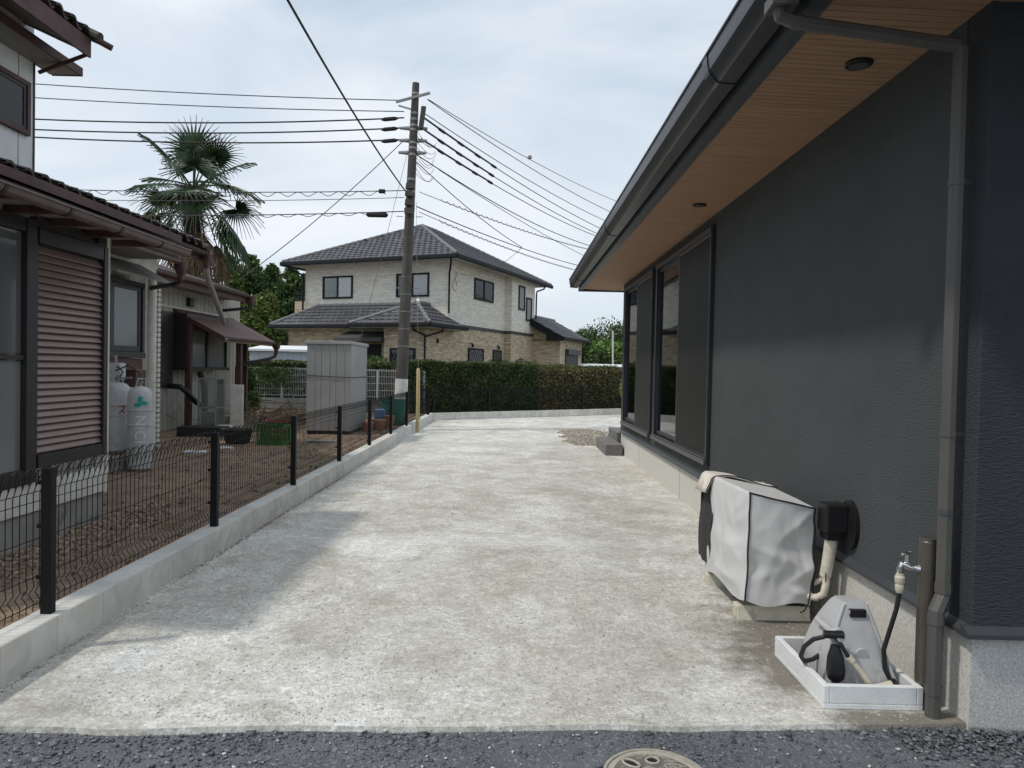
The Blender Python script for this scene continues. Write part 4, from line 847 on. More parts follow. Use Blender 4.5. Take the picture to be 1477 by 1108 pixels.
m = MB(); m.prism([(-5.50, 5.38), (-5.50, 5.56), (-9.0, 7.12), (-9.0, 6.94)], 'Y', 3.4, 9.02); m.build('upper_roof_deck', M['lsoffit'], OH)
m = MB(); m.prism([(-5.485, 5.36), (-5.485, 5.53), (-5.51, 5.57), (-9.0, 7.14), (-9.0, 6.92)], 'Y', 9.022, 9.10); m.build('barge_board', M['lbrown'], OH)
part('fascia', 'lbrown', (-5.498, -5.47, 3.4, 9.10, 5.32, 5.55))
for r in range(4):
    for i in range(22):
        y = 3.5+.262*i
        if y > 9.1: continue
        put_tile(-5.44-.29*r*math.cos(ua)-.165*math.cos(ua), y, 5.60+.29*r*math.sin(ua)+.165*math.sin(ua), ua)
m = MB(); m.tube([(-5.38, 9.13, 5.58), (-9.0, 9.13, 7.19)], .075, 10); m.build('verge_tile', M['ltile'], OH)
m = MB(); m.tube([(-5.46, 9.12, 5.585), (-5.27, 9.22, 5.50)], .04, 8); m.tube([(-6.25, 9.28, 5.20), (-5.50, 9.08, 5.36)], .025, 8); m.build('eave_strut', M['lbrown'], OH)
# annex
AX = -6.75
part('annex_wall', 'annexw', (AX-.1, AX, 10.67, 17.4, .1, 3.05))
for y in np.arange(10.8, 17.4, .2): part('siding_joint', 'lfound', (AX, AX+.004, y, y+.012, .15, 3.0))
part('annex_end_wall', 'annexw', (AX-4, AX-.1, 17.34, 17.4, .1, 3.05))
part('annex_sill_band', 'cream', (AX, AX+.02, 13.0, 16.6, 2.54, 2.575))
m = MB(); m.prism([(-6.2, 3.02), (-6.2, 3.10), (-9.5, 4.1), (-9.5, 4.0)], 'Y', 11.6, 16.45); m.build('annex_roof', M['ltile'], OH)
part('annex_fascia', 'lbrown', (-6.23, -6.19, 11.6, 16.47, 2.87, 3.07)); part('annex_soffit', 'lsoffit', (AX, -6.235, 11.6, 16.4, 2.93, 2.95))
m = MB(); half_gutter(m, -6.13, 11.6, 16.5, 3.04, .055); shade(m.build('gutter', M['lgutter'], OH), 40)
m = MB(); loft(m, [(-6.13, 16.42, .04, .04, 2.78, 4), (-6.13, 16.42, .08, .08, 2.9, 4), (-6.13, 16.42, .085, .085, 3.02, 4)], 16); m.build('rain_hopper', M['lbrown'], OH)
m = MB(); m.tube([(-6.13, 16.42, 2.82), (-6.15, 16.40, 2.76), (-6.7, 16.1, 2.66)], .035, 10); shade(m.build('rain_pipe', M['lframe'], OH))
part('vent_hood', 'lframe', (AX, AX+.09, 14.55, 14.75, 2.63, 2.80), bevel=.01)
# annex window with bay box
aw = part('annex_window', 'lframe', (AX, AX+.30, 13.95, 14.02, 1.38, 2.44), (AX, AX+.30, 15.85, 15.92, 1.38, 2.44), (AX, AX+.30, 14.03, 15.84, 2.38, 2.44), (AX, AX+.34, 13.93, 15.95, 1.32, 1.378), (AX+.24, AX+.30, 14.88, 14.95, 1.38, 2.378))
part('pane', 'frost', (AX+.26, AX+.266, 14.03, 14.88, 1.385, 2.378), parent=aw); part('pane', 'frost', (AX+.26, AX+.266, 14.95, 15.84, 1.385, 2.378), parent=aw)
part('dark_panel', 'lframe', (AX+.005, AX+.06, 13.3, 13.9, 1.0, 2.45))
# awning
aw_ = R_(28)
n_aw = 5
for i in range(n_aw):
    y0 = 13.98+.6*i; m = MB(); m.add([(-6.76, y0, 2.53), (-6.76, y0+.594, 2.53), (-5.73, y0+.594, 1.985), (-5.73, y0, 1.985), (-6.76, y0, 2.55), (-6.76, y0+.594, 2.55), (-5.73, y0+.594, 2.005), (-5.73, y0, 2.005)], [(0, 1, 2, 3), (4, 5, 6, 7), (0, 1, 5, 4), (1, 2, 6, 5), (2, 3, 7, 6), (3, 0, 4, 7)]); m.build('awning_sheet', M['awn'], OH)
m = MB(); m.add([(-6.74, 13.99, 2.45), (-6.74, 14.05, 2.45), (-5.74, 14.05, 1.92), (-5.74, 13.99, 1.92), (-6.74, 13.99, 2.525), (-6.74, 14.05, 2.525), (-5.74, 14.05, 1.98), (-5.74, 13.99, 1.98)], [(0, 1, 2, 3), (4, 5, 6, 7), (0, 1, 5, 4), (1, 2, 6, 5), (2, 3, 7, 6), (3, 0, 4, 7)]); m.build('awning_rafter', M['lbrown'], OH)
part('awning_beam', 'awnb', (-5.80, -5.74, 14.06, 16.98, 1.90, 1.975)); part('awning_beam', 'lbrown', (-6.42, -6.35, 14.06, 16.95, 2.12, 2.24))
for (x, y, zt) in ((-6.44, 14.02, 2.26), (-5.86, 15.1, 1.95), (-6.36, 16.75, 2.2)): part('awning_post', 'lbrown', (x-.055, x+.055, y-.055, y+.055, .10, zt), bevel=.006)
m = MB(); half_gutter(m, -5.68, 13.98, 17.0, 1.975, .045); shade(m.build('gutter', M['lgutter'], OH), 40)
m = MB(); loft(m, [(-5.68, 16.9, .035, .035, 1.76, 4), (-5.68, 16.9, .045, .045, 1.82, 4), (-5.68, 16.9, .08, .08, 1.88, 4), (-5.68, 16.9, .085, .085, 1.97, 4)], 16); m.build('rain_hopper', M['lbrown'], OH)
m = MB(); m.tube([(-5.68, 16.9, 1.79), (-5.70, 16.88, 1.66), (-5.8, 16.75, 1.60), (-6.22, 16.2, 1.46), (-6.30, 16.1, 1.40), (-6.31, 16.1, .2)], .04, 10); shade(m.build('rain_pipe', M['lframe'], OH))
# ducts under the annex window
m = MB(); m.tube([(AX+.02, 13.75, 1.02), (-6.40, 13.6, 1.0), (-6.32, 13.65, .92), (-6.28, 13.95, .72), (-6.2, 14.25, .55), (-6.2, 14.4, .3), (-6.2, 14.5, .18)], .055, 12); shade(m.build('duct', M['blackpl'], OH))
m = MB(); m.tube([(-6.36, 14.35, 1.3), (-6.30, 14.40, 1.0), (-6.27, 14.42, .4)], .06, 12); shade(m.build('duct', M['blackpl'], OH))

# ------------------------------------------------------------------ gas cylinders
def wrap(pts, c, r, z0, a0):   # 2-D (s along the girth, t up) onto a cylinder
    return [(c[0]+r*math.cos(a0+s/r), c[1]+r*math.sin(a0+s/r), z0+t) for s, t in pts]
def strokes(m, lines, w, c, r, z0, a0):
    for (x1, y1, x2, y2) in lines:
        n = 6; d = Vector((x2-x1, y2-y1)); q = Vector((-d.y, d.x)).normalized()*w/2
        for i in range(n):
            p0 = Vector((x1, y1))+d*i/n; p1 = Vector((x1, y1))+d*(i+1)/n
            m.add(wrap([p0-q, p1-q, p1+q, p0+q], c, r, z0, a0), [(0, 1, 2, 3)])
def cylinder(label, c, r, h, kind):
    G = thing('gas_cylinder', label, 'gas cylinder', c, 'propane cylinders beside the old house')
    m = MB(); m.lathe([(r*.75, .0), (r*.95, .02), (r, .06), (r, h*.86), (r*.93, h*.93), (r*.7, h*.975), (r*.3, h)], c, 32); shade(m.build('tank', M['cyl'], G), 40)
    m = MB(); m.lathe([(r*.80, -.03), (r*.84, -.028), (r*.84, .03), (r*.8, .03)], c, 28); m.build('foot_ring', M['rust'], G)
    for z in (.52, .70 if kind == 'n' else .66):
        m = MB(); m.lathe([(r+.002, h*z), (r+.007, h*z+.003), (r+.007, h*z+.028), (r+.002, h*z+.031)], c, 32); m.build('band', M['cyl'], G)
    m = MB(); m.tube([(c[0], c[1], c[2]+h*.98), (c[0], c[1], c[2]+h+.06)], .022, 12); m.tube([(c[0]-.03, c[1], c[2]+h+.05), (c[0]+.04, c[1]-.02, c[2]+h+.05)], .014, 10); m.lathe([(.03, h+.075), (.03, h+.095)], c, 12); m.build('valve', M['band'], G)
    m = MB(); m.tube([(c[0]+r*.45, c[1], c[2]+h*.96), (c[0]+r*.5, c[1], c[2]+h+.09), (c[0]+r*.1, c[1]-r*.5, c[2]+h+.10), (c[0]-r*.2, c[1]-r*.55, c[2]+h*.96)], .007, 6); m.build('guard_handle', M['cyl'], G)
    a0 = math.atan2(-c[1], -c[0])
    if kind == 'n':
        m = MB(); cu = bpy.data.curves.new('t', 'FONT'); cu.body = 'NICI'; cu.size = .165; cu.space_character = 1.08; to = bpy.data.objects.new('t', cu); S.collection.objects.link(to)
        dg = bpy.context.evaluated_depsgraph_get(); me = bpy.data.meshes.new_from_object(to.evaluated_get(dg)); bpy.data.objects.remove(to)
        bmx = bmesh.new(); bmx.from_mesh(me); bmesh.ops.triangulate(bmx, faces=bmx.faces); bmesh.ops.subdivide_edges(bmx, edges=bmx.edges, cuts=2, use_grid_fill=True)
        bmx.verts.ensure_lookup_table(); bmx.verts.index_update()
        m.add(wrap([(v.co.y-.05, -v.co.x) for v in bmx.verts], c, r+.003, c[2]+h*.66, a0), [tuple(v.index for v in fc.verts) for fc in bmx.faces]); bmx.free()
        m.build('lettering', M['whitep'], G, fix=False)
        m = MB()
        for k, (ox, oy) in enumerate(((-.045, .0), (.0, .045), (.03, -.02))):
            pts = [(ox+.042*math.cos(a)*(1 if k != 1 else .7), .0+oy+.028*math.sin(a)*(1 if k != 1 else 1.6)) for a in np.linspace(0, 2*math.pi, 13)[:-1]]
            m.add(wrap([(-x, y) for x, y in pts], c, r+.004, c[2]+h*.80, a0), [tuple(range(12))])
        m.build('emblem', M['tealp'], G, fix=False)
    else:
        m = MB(); strokes(m, [(-.045, .05, .045, .05), (.045, .05, -.05, -.055), (.005, -.0, .05, -.055)], .014, c, r+.003, c[2]+h*.60, a0+.35); m.build('lettering', M['redp'], G, fix=False)
    return G
cylinder('grey propane cylinder with a red character standing on the concrete plinth', (-4.96, 8.86, .34), .145, .87, 's')
cylinder('silver-grey propane cylinder with white lettering and teal emblem', (-4.60, 8.72, .14), .14, 1.03, 'n')
m = MB(); m.box(-5.38, -4.76, 8.45, 9.15, .0, .31); pl = m.build('plinth', M['lfound'], None, bevel=.01); tag(pl, 'low brown concrete plinth under the grey propane cylinder', 'plinth')
GM = thing('gas_meter', 'small white gas meter box with pipes above the propane cylinders', 'meter', (-5.15, 9.0, 1.20))
m = MB(); m.box(-5.14, -4.98, 8.95, 9.10, 1.23, 1.45); m.build('box', M['cyl'], GM, bevel=.02)
m = MB(); m.tube([(-5.2, 9.0, 1.05), (-5.2, 9.0, 1.50), (-5.06, 9.0, 1.53), (-5.06, 9.0, 1.44)], .02, 10); m.tube([(-5.38, 9.02, 1.45), (-5.2, 9.0, 1.45)], .018, 8); m.tube([(-5.06, 9.0, 1.25), (-4.9, 8.9, 1.26), (-4.75, 8.8, 1.27)], .012, 8); m.build('pipe', M['band'], GM)
m = MB(); m.tube([(-4.93, 8.86, 1.27), (-4.86, 8.80, 1.34), (-5.0, 8.95, 1.40), (-5.18, 9.0, 1.34)], .009, 8); m.tube([(-4.57, 8.70, 1.22), (-4.62, 8.74, 1.33), (-4.85, 8.9, 1.42), (-5.18, 9.0, 1.30)], .009, 8); m.build('hose', M['hose'], GM)

# ------------------------------------------------------------------ things in the yard
def crate(label, loc, rz, mat, w=.46, d=.36, h=.34):
    t = thing('crate', label, 'crate', loc, None, rz)
    def w_side(p0, p1, n):
        p0, p1 = Vector(p0), Vector(p1); ax = 'X' if abs(p1.x-p0.x) > abs(p1.y-p0.y) else 'Y'
        m = MB(); Ln = (p1-p0).length
        def bx(a, b, z0, z1):
            if ax == 'X': m.box(min(p0.x, p1.x)+a, min(p0.x, p1.x)+b, p0.y-.011, p0.y+.011, z0, z1)
            else: m.box(p0.x-.011, p0.x+.011, min(p0.y, p1.y)+a, min(p0.y, p1.y)+b, z0, z1)
        bx(0, Ln, .0, .07); bx(0, Ln, h-.06, h)
        for i in range(n): 
            c = Ln*(i+.5)/n if False else Ln*i/(n-1); bx(max(0, c-.022), min(Ln, c+.022), .0701, h-.0601)
        bx(0.03, Ln-.03, h*.45, h*.5)
        return m.build('side', M[mat], t)
    w_side((-w/2, -d/2, 0), (w/2, -d/2, 0), 5); w_side((-w/2, d/2, 0), (w/2, d/2, 0), 5); w_side((-w/2, -d/2+.012, 0), (-w/2, d/2-.012, 0), 4); w_side((w/2, -d/2+.012, 0), (w/2, d/2-.012, 0), 4)
    m = MB(); m.box(-w/2+.01, w/2-.01, -d/2+.01, d/2-.01, .01, .03); m.build('bottom', M[mat], t); return t
crate('green plastic bottle crate on the bare earth behind the mesh fence', (-3.93, 11.72, .155), R_(-14), 'crateg')
crate('red plastic crate half hidden behind the green crate', (-4.06, 12.3, .155), R_(8), 'crater')
m = MB(); m.lathe([(.17, 0), (.19, .02), (.235, .22), (.25, .23), (.25, .25), (.225, .25), (.215, .22), (.18, .14), (.02, .14)], (-4.56, 11.72, .145), 28); o = one('plant_pot', m, M['pot'], 'round black plastic plant pot on the bare earth', 'pot', smooth=True)
# clear plastic case and cream panel under the awning
CS = thing('display_case', 'clear plastic case with silver frame standing under the brown awning', 'case', (-5.72, 13.5, .15))
x0, x1, y0, y1, z0, z1 = -5.92, -5.6, 13.3, 13.7, .15, 1.18
m = MB()
for (a, b) in ((x0, y0), (x1, y0), (x0, y1), (x1, y1)): m.box(a-.012, a+.012, b-.012, b+.012, z0, z1)
for z in (z0+.01, .62, z1-.012):
    m.box(x0+.013, x1-.013, y0-.010, y0+.010, z, z+.02); m.box(x0+.013, x1-.013, y1-.01, y1+.01, z, z+.02); m.box(x0-.01, x0+.01, y0+.013, y1-.013, z, z+.02); m.box(x1-.01, x1+.01, y0+.013, y1-.013, z, z+.02)
m.build('frame', M['band'], CS)
m = MB(); m.box(x0, x1, y0-.003, y0+.003, z0+.02, z1-.01); m.box(x1-.003, x1+.003, y0+.004, y1, z0+.02, z1-.01); m.build('clear_panel', M['acryl'], CS)
m = MB(); m.box(x0+.03, x1-.03, y0+.05, y1-.03, .17, .55); m.build('content', M['insul'], CS)
m = MB(); m.box(-5.55, -5.30, 13.86, 13.92, .13, 1.06); o = one('board', m, M['cream'], 'cream board leaning beside the clear plastic case', 'board', bevel=.008)
m = MB(); m.box(-5.6, -5.36, 13.3, 13.55, .13, .30); one('box', m, M['insul'], 'small cream foam box at the foot of the awning', 'box', bevel=.01)
for k, (x, y, a, l, w) in enumerate(((-4.62, 10.3, .2, .30, .14), (-4.45, 11.0, -.3, .22, .12), (-3.3, 12.2, .1, .5, .16))):
    m = MB(); m.box(-l/2, l/2, -w/2, w/2, 0, .035); ca, sa = math.cos(a), math.sin(a); z = yz(x, y)-.005; m.v = [(x+p*ca-q*sa, y+p*sa+q*ca, z+r) for p, q, r in m.v]
    one('slab', m, M['pan'] if k < 2 else M['lfound'], ['white tray lying flat on the earth near the cylinders', 'smaller white lid lying flat on the bare earth', 'flat grey slab lying beside the metal shed'][k], 'slab', bevel=.01)
# low dark trough under the case
m = MB(); m.box(-6.0, -5.2, 12.6, 13.0, .12, .33); one('trough', m, M['pot'], 'low dark trough on the ground below the annex', 'trough', bevel=.02)

# metal storage shed
SH = thing('storage_shed', 'tall grey ribbed metal storage shed behind the mesh fence', 'shed', (-3.55, 14.25, .16))
sx0, sx1, sy0, sy1 = -3.97, -3.12, 13.55, 15.0
m = MB(); m.box(sx0+.02, sx1-.02, sy0+.02, sy1-.02, .12, .23); m.build('base', M['blackpl'], SH)
m = MB(); m.box(sx0+.012, sx1-.012, sy0+.012, sy1-.012, .22, 1.88); m.build('body', M['shedm'], SH)
n = 3; wv = (sx1-sx0)/n
for i in range(n):
    m = MB(); a = sx0+wv*i+.004; m.prism([(a-.002, sy0+.013), (a+.004, sy0+.002), (a+wv*.46, sy0+.002), (a+wv*.49, sy0-.007), (a+wv*.53, sy0-.007), (a+wv*.56, sy0+.002), (a+wv-.010, sy0+.002), (a+wv-.005, sy0+.013)], 'Z', .23, 1.875); m.build('panel', M['shedm'], SH)
n = 4; wv = (sy1-sy0)/n
for i in range(n):
    m = MB(); a = sy0+wv*i+.004; m.box(sx1-.013, sx1, a, a+wv-.006, .23, 1.875); m.build('panel', M['shedm'], SH)
m = MB(); m.box(sx0-.03, sx1+.03, sy0-.03, sy1+.03, 1.88, 1.945); m.build('roof', M['shedt'], SH, bevel=.006)
m = MB(); m.tube([(sx0-.012, sy0-.012, 1.28), (sx1+.012, sy0-.012, 1.25), (sx1+.012, sy1+.01, 1.25)], .008, 6); m.build('tie_rope', M['wire2'], SH)
m = MB(); m.lathe([(.09, 0), (.115, .16), (.125, .17), (.125, .19), (.11, .19)], (-2.96, 14.4, .15), 20); one('flower_pot', m, M['terra'], 'small terracotta flower pot beside the metal shed', 'pot', smooth=True)
for k, (x, y, r, h) in enumerate(((-2.80, 14.75, .14, .22), (-2.66, 15.15, .12, .28))):
    m = MB(); m.lathe([(r*.75, 0), (r, h-.03), (r*1.06, h-.02), (r*1.06, h), (r*.93, h)], (x, y, .15), 20); one('flower_pot', m, M['terra'], ['wide terracotta pot on the earth behind the fence posts', 'tall terracotta pot near the utility pole'][k], 'pot', smooth=True)
m = MB(); m.box(-3.02, -2.80, 15.35, 15.55, .13, .55); one('blue_container', m, M['blue'], 'faded blue plastic container beside the utility pole', 'container', bevel=.03)
m = MB(); m.lathe([(.215, 0), (.23, .02), (.275, .54), (.295, .55), (.295, .59), (.275, .59), (.265, .55), (.22, .06), (.02, .06)], (-2.71, 16.03, .15), 32); one('garden_tub', m, M['teal'], 'large teal plastic tub at the foot of the utility pole', 'tub', smooth=True)
m = MB(); m.tube([(-2.165, 16.0, -.05), (-2.16, 16.0, .7), (-2.165, 16.0, 1.42), (-2.165, 16.0, 1.455)], [.042, .043, .041, .025], 14); m.build('guy_stake', M['wood'], None); tag(bpy.data.objects['guy_stake'], 'pale wooden stake standing on the driveway by the curb', 'stake'); shade(bpy.data.objects['guy_stake'])
# dry twigs heap
n = 500; m = MB()
for i in range(260):
    c = Vector((random.gauss(-5.3, .75), random.gauss(15.9, .8), .18+abs(random.gauss(0, .13)))); d = Vector((random.gauss(0, 1), random.gauss(0, 1), random.gauss(0, .45))).normalized()*random.uniform(.15, .5); m.tube([c-d, c+d*.2+Vector((0, 0, .05)), c+d], random.uniform(.005, .013), 4, False)
o = m.build('twig_heap', M['palmd'], None, fix=False); tag(o, 'heap of dry brown twigs near the white fence', 'twigs'); o['kind'] = 'stuff'

# ------------------------------------------------------------------ utility pole and its lines
PX, PY = -2.62, 16.5
UP = thing('utility_pole', 'tall weathered concrete utility pole with steel bands and crossarm', 'utility pole', (PX-.04, PY, .15))
def pc(z): return Vector((PX-.03+.03*z, PY, z))     # slight lean
m = MB(); zs_ = [0, 1, 2.5, 4, 5.5, 7, 8.02]; m.tube([pc(z) for z in zs_], [.148, .141, .129, .117, .104, .091, .080], 24); shade(m.build('shaft', M['pole'], UP), 40)
m = MB(); m.tube([pc(.55), pc(1.2)], [.151, .146], 24); m.build('white_wrap', M['sheet'], UP)
for z in (1.95, 2.35, 2.75, 3.15, 3.55, 4.05, 4.45, 4.85, 5.12, 5.2, 5.42, 5.5, 5.62, 5.78, 6.35, 6.5, 6.62, 6.78, 6.92, 7.02, 7.16, 7.3, 7.75):
    r = .148-.0088*z; m = MB(); m.tube([pc(z), pc(z+(.05 if z > 5 else .018))], r+(.008 if z > 5 else .004), 20); m.build('band', M['band'] if z < 5 else random.choice([M['band'], M['pole'], M['band']]), UP)
ca = MB(); ca.tube([pc(7.62)+Vector((-.42, -.12, -.08)), pc(7.62)+Vector((.36, -.12, .14))], .035, 4); ca.tube([pc(7.62)+Vector((-.36, -.12, -.16)), pc(7.4)+Vector((-.06, -.12, -.02))], .022, 4); ca.build('crossarm', M['band'], UP)
m = MB(); m.box(-.05, .05, -.05, .05, -.25, .25); m.v = [tuple(pc(7.2)+Vector((.2+x+.12*z, y-.1, z))) for x, y, z in m.v]; m.build('arrester', M['pole'], UP)
for z in (6.98, 6.70, 6.42):
    for sgn in (-1, 1):
        m = MB(); c = pc(z); m.tube([c+Vector((sgn*.10, -.02, 0)), c+Vector((sgn*.32, -.02, 0))], [.05, .03], 8); m.build('insulator_bracket', M['band'], UP)
for z in (5.62, 5.45, 5.25, 5.05):
    m = MB(); m.box(-.09, .09, -.22, -.12, -.06, .06); c = pc(z); m.v = [(c.x+x+random.uniform(-.02, .02), c.y+y, c.z+q) for x, y, q in m.v]; m.build('cable_clamp', M['pole'], UP)
for k in range(9):
    c = pc(6.9-.12*k); e = c+Vector((.45+.1*random.random(), .1, -.25*random.random()-.05)); m = MB(); p0_, p1_ = c+Vector((.1, -.1, 0)), c.lerp(e, .5)+Vector((.15, 0, -.45+.2*random.random())); m.tube([p0_*(1-t_)**2+p1_*2*t_*(1-t_)+e*t_*t_ for t_ in np.linspace(0, 1, 10)], .006, 4); m.build('jumper_cable', M['wire'], UP)
for sx in (-1, 1):
    for k in range(6):
        c = pc(2.2+.55*k); m = MB(); m.tube([c+Vector((sx*.15, -.02, 0)), c+Vector((sx*.30, -.04, 0))], .009, 5); m.build('step_bolt', M['band'], UP)
GL, GR = 'lines running left from the pole', 'lines running right from the pole'
def line(name, label, pts, r, mat='wire', group=None):
    m = MB(); m.tube(pts, r, 5); o = m.build(name, M[mat], None, fix=False); tag(o, label, 'wire', group); shade(o, 80); return o
def far_left(y0, y1, yl, sag=.25, Yd=16.2):
    a = at(583, y0, 'Y', PY); b = at(48, y1, 'Y', Yd); e = b+(b-a)*1.6; return catenary(a, b, sag)+[b.lerp(e, t) for t in (.5, 1)]
for y0, y1, r, lb in ((145, 121, .012, 'topmost thin wire running from the crossarm past the palm'), (161, 141, .012, 'second thin wire just below the crossarm, passing over the palm')): line('power_line', lb, far_left(y0, y1, 0, .05), r, 'wire2', GL)
for y0, y1, lb in ((170, 172, 'uppermost'), (184.5, 187, 'middle'), (201.5, 198, 'lowest')):
    line('power_line', lb+' of three thick dark power lines passing the palm crown', far_left(y0, y1, 0, .10), .018, 'wire', GL)
    a = at(583, y0, 'Y', PY-.05); b = at(553, y0+2.5, 'Y', PY-.05); m = MB(); m.tube([a.lerp(b, .3), a.lerp(b, .45), a.lerp(b, .95), a.lerp(b, 1.1)], [.02, .045, .045, .02], 8); o = m.build('strain_insulator', M['wire'], None); tag(o, 'dark strain insulator by the pole on the '+lb+' thick line', 'insulator', 'strain insulators on the left lines'); shade(o)
for y0, y1, r, lb in ((275, 272, .011, 'cable carrying the small black box left of the pole'), (285, 287, .008, 'thinnest low cable between the two box-carrying cables'), (305, 309, .012, 'lowest cable carrying the long black closure')): line('telephone_cable', lb, far_left(y0, y1, 0, .06), r, 'wire2', GL)
for yb, amp in ((275, .05), (305, .03)):
    a = at(583, yb, 'Y', PY); b = at(48, yb-3 if yb == 275 else yb+4, 'Y', 16.2); pts = [a.lerp(b, t/120)+Vector((0, 0, -.06*4*(t/120)*(1-t/120)+amp*math.sin(t*.95)-amp)) for t in range(6, 121)]; line('lashed_cable', 'wavy loops hanging from the cable with the '+('small box' if yb == 275 else 'long closure'), pts, .008, 'wire2', GL)
for (x, y, w, h) in ((551, 276, .16, .10), (544, 310, .50, .12)):
    c = at(x, y, 'Y', PY); m = MB(); m.tube([c+Vector((-w/2, 0, 0)), c+Vector((-w*.42, 0, 0)), c+Vector((w*.42, 0, 0)), c+Vector((w/2, 0, 0))], [h*.2, h/2, h/2, h*.2], 8); o = m.build('cable_closure', M['wire'], None); tag(o, ['long black cable closure hanging from the low cable', 'small black cable box on the wavy cable'][w < .3], 'cable closure')
line('service_drop', 'service wire from the pole down to the annex eave', catenary(at(581, 204, 'Y', PY), at(345, 404, 'Y', 15.6), .12), .010, 'wire2')
a = at(586, 277, 'Y', PY-.1); b = at(415, 0, 'Y', 8.0); line('overhead_cable', 'thick black cable rising from the pole towards the viewer', catenary(a, b, .10)+[b+(b-a)*t for t in (.4, 1.0, 1.8)], .016)
line('guy_wire', 'thin guy wire slanting from the pole down to the metal shed', catenary(at(588, 219, 'Y', PY), at(519, 492, 'Y', 15.0), .02), .005, 'wire2')
gw = line('guy_wire', 'thin guy wire from the pole down to the wooden stake', [pc(5.3)+Vector((.14, 0, 0)), Vector((-2.165, 16.0, 1.45))], .004, 'band')
m = MB(); m.lathe([(.015, -.05), (.035, -.02), (.045, 0), (.03, .04), (.012, .06)], at(603, 434, 'Y', 16.05), 12); o = m.build('wire_insulator', M['whitep'], None); tag(o, 'small white ball insulator on the guy wire', 'insulator'); shade(o)
def far_right(p0, p1, Yd=27.0, sag=.15, ext=1.1):
    a = at(*p0, 'Y', PY); b = at(*p1, 'Y', Yd); return catenary(a, b, sag)+[b.lerp(b+(b-a)*ext, t) for t in (.5, 1)]
for p0, p1, r, lb in (((617, 143), (889.5, 290.5), .009, 'topmost thin wire with a round marker'), ((617, 144), (881, 306), .011, 'thin wire from the crossarm just under the marked one'), ((610, 162), (874, 319), .011, 'thin wire just above the sleeved power lines')): line('power_line', lb, far_right(p0, p1), r, 'wire2', GR)
for p0, lb, p1 in (((608, 168), 'uppermost', (871, 332)), ((608, 185), 'middle', (862.5, 337.5)), ((608, 201), 'lowest', (858, 340))):
    pts = far_right(p0, p1, 27.0, .16); line('power_line', lb+' of three sleeved power lines running over the far house', pts, .012, 'wire', GR)
    a, b = Vector(pts[0]), Vector(pts[5]); m = MB(); m.tube([Vector(p)+Vector((0, -.02, .004)) for p in pts[:5]], [.022, .024, .024, .024, .022], 7)
    o = m.build('line_sleeve', M['wire'], None); tag(o, 'thick black sleeve with insulators on the '+lb+' sleeved line', 'line sleeve', 'sleeves on the right lines')
    for t in (1, 2, 3, 4):
        c = Vector(pts[t]); m = MB(); d = (Vector(pts[t+1])-c).normalized()*.16; m.tube([c-d, c-d*.6, c+d*.6, c+d], [.020, .036, .036, .020], 8); q = m.build('insulator', M['wire'], o)
for p0, p1, r, sg, lb in (((602, 224), (851, 354.5), .013, .22, 'thick cable below the sleeved lines'), ((633, 245), (842.6, 369), .009, .08, 'thin cable branching under the thick one'), ((605, 277), (847, 359), .008, .1, 'thin straight cable inside the upper coils'), ((601, 298), (834, 383), .013, .1, 'thick low cable just above the far roof hip'), ((605, 306), (828, 389), .008, .1, 'lowest thin cable inside the lower coils')): line('telephone_cable', lb, far_right(p0, p1, 27.0, sg), r, 'wire' if r > .01 else 'wire2', GR)
for p0, p1 in (((605, 276), (847, 359)), ((605, 306), (828, 389))):
    a, b = at(*p0, 'Y', PY), at(*p1, 'Y', 27.0); sg = .1; T = 220
    pts = [a.lerp(b, t/T)+Vector((.02*math.cos(t*1.1), 0, -sg*4*(t/T)*(1-t/T)+.03*math.sin(t*1.1))) for t in range(18, T+1)]; line('lashed_cable', ('upper' if p0[1] == 276 else 'lower')+' coiled lashed cable crossing above the far roof', pts, .007, 'wire2', GR)
j = at(753, 357, 'Y', 23.2); line('service_drop', 'service wire from the pole to the cable joint', catenary(at(601, 234, 'Y', PY), j, .12), .011)
line('service_drop', 'short service wire from the cable joint to the far house', catenary(j, at(662, 395, 'Y', 28.6), .35), .008, 'wire2')
c = at(764, 227, 'Y', 22.2); m = MB(); m.lathe([(.02, -.07), (.07, -.03), (.07, .03), (.02, .07)], c, 10); o = m.build('marker_ball', M['band'], None); tag(o, 'small round marker on the uppermost wire', 'marker'); shade(o)

# ------------------------------------------------------------------ white mesh fence on a block wall, at the back of the yard
BW = thing('block_wall', 'low grey concrete block wall under the white mesh fence', 'wall', (-5.5, 20.55, .1))
m = MB(); m.box(-9.6, -2.55, 20.46, 20.58, .05, .50); m.build('mortar_joint', M['mortar'], BW)
bl0 = None; Lb = .4
for r in range(3):
    for i in range(18):
        x = -9.6+.4*i+(.2 if r % 2 else 0)-.1
        if x+.4 > -2.5: continue
        if bl0 is None:
            m = MB(); m.box(x, x+.394, 20.45, 20.595, .03, .168+.0); bl0 = m.build('block', M['block'], BW, bevel=.004); bx0 = x
        else: child_copy(bl0, BW, (x-bx0, 0, .172*r))
WF = thing('mesh_fence', 'white wire mesh fence on the grey block wall', 'fence', (-5.5, 20.5, .55))
for x in (-9.4, -8.05, -6.72, -5.3, -3.95, -2.6): m = MB(); m.box(x-.025, x+.025, 20.50, 20.54, .50, 1.36); m.build('post', M['fencew'], WF)
xs_ = np.arange(-9.5, -2.55, 1.39)
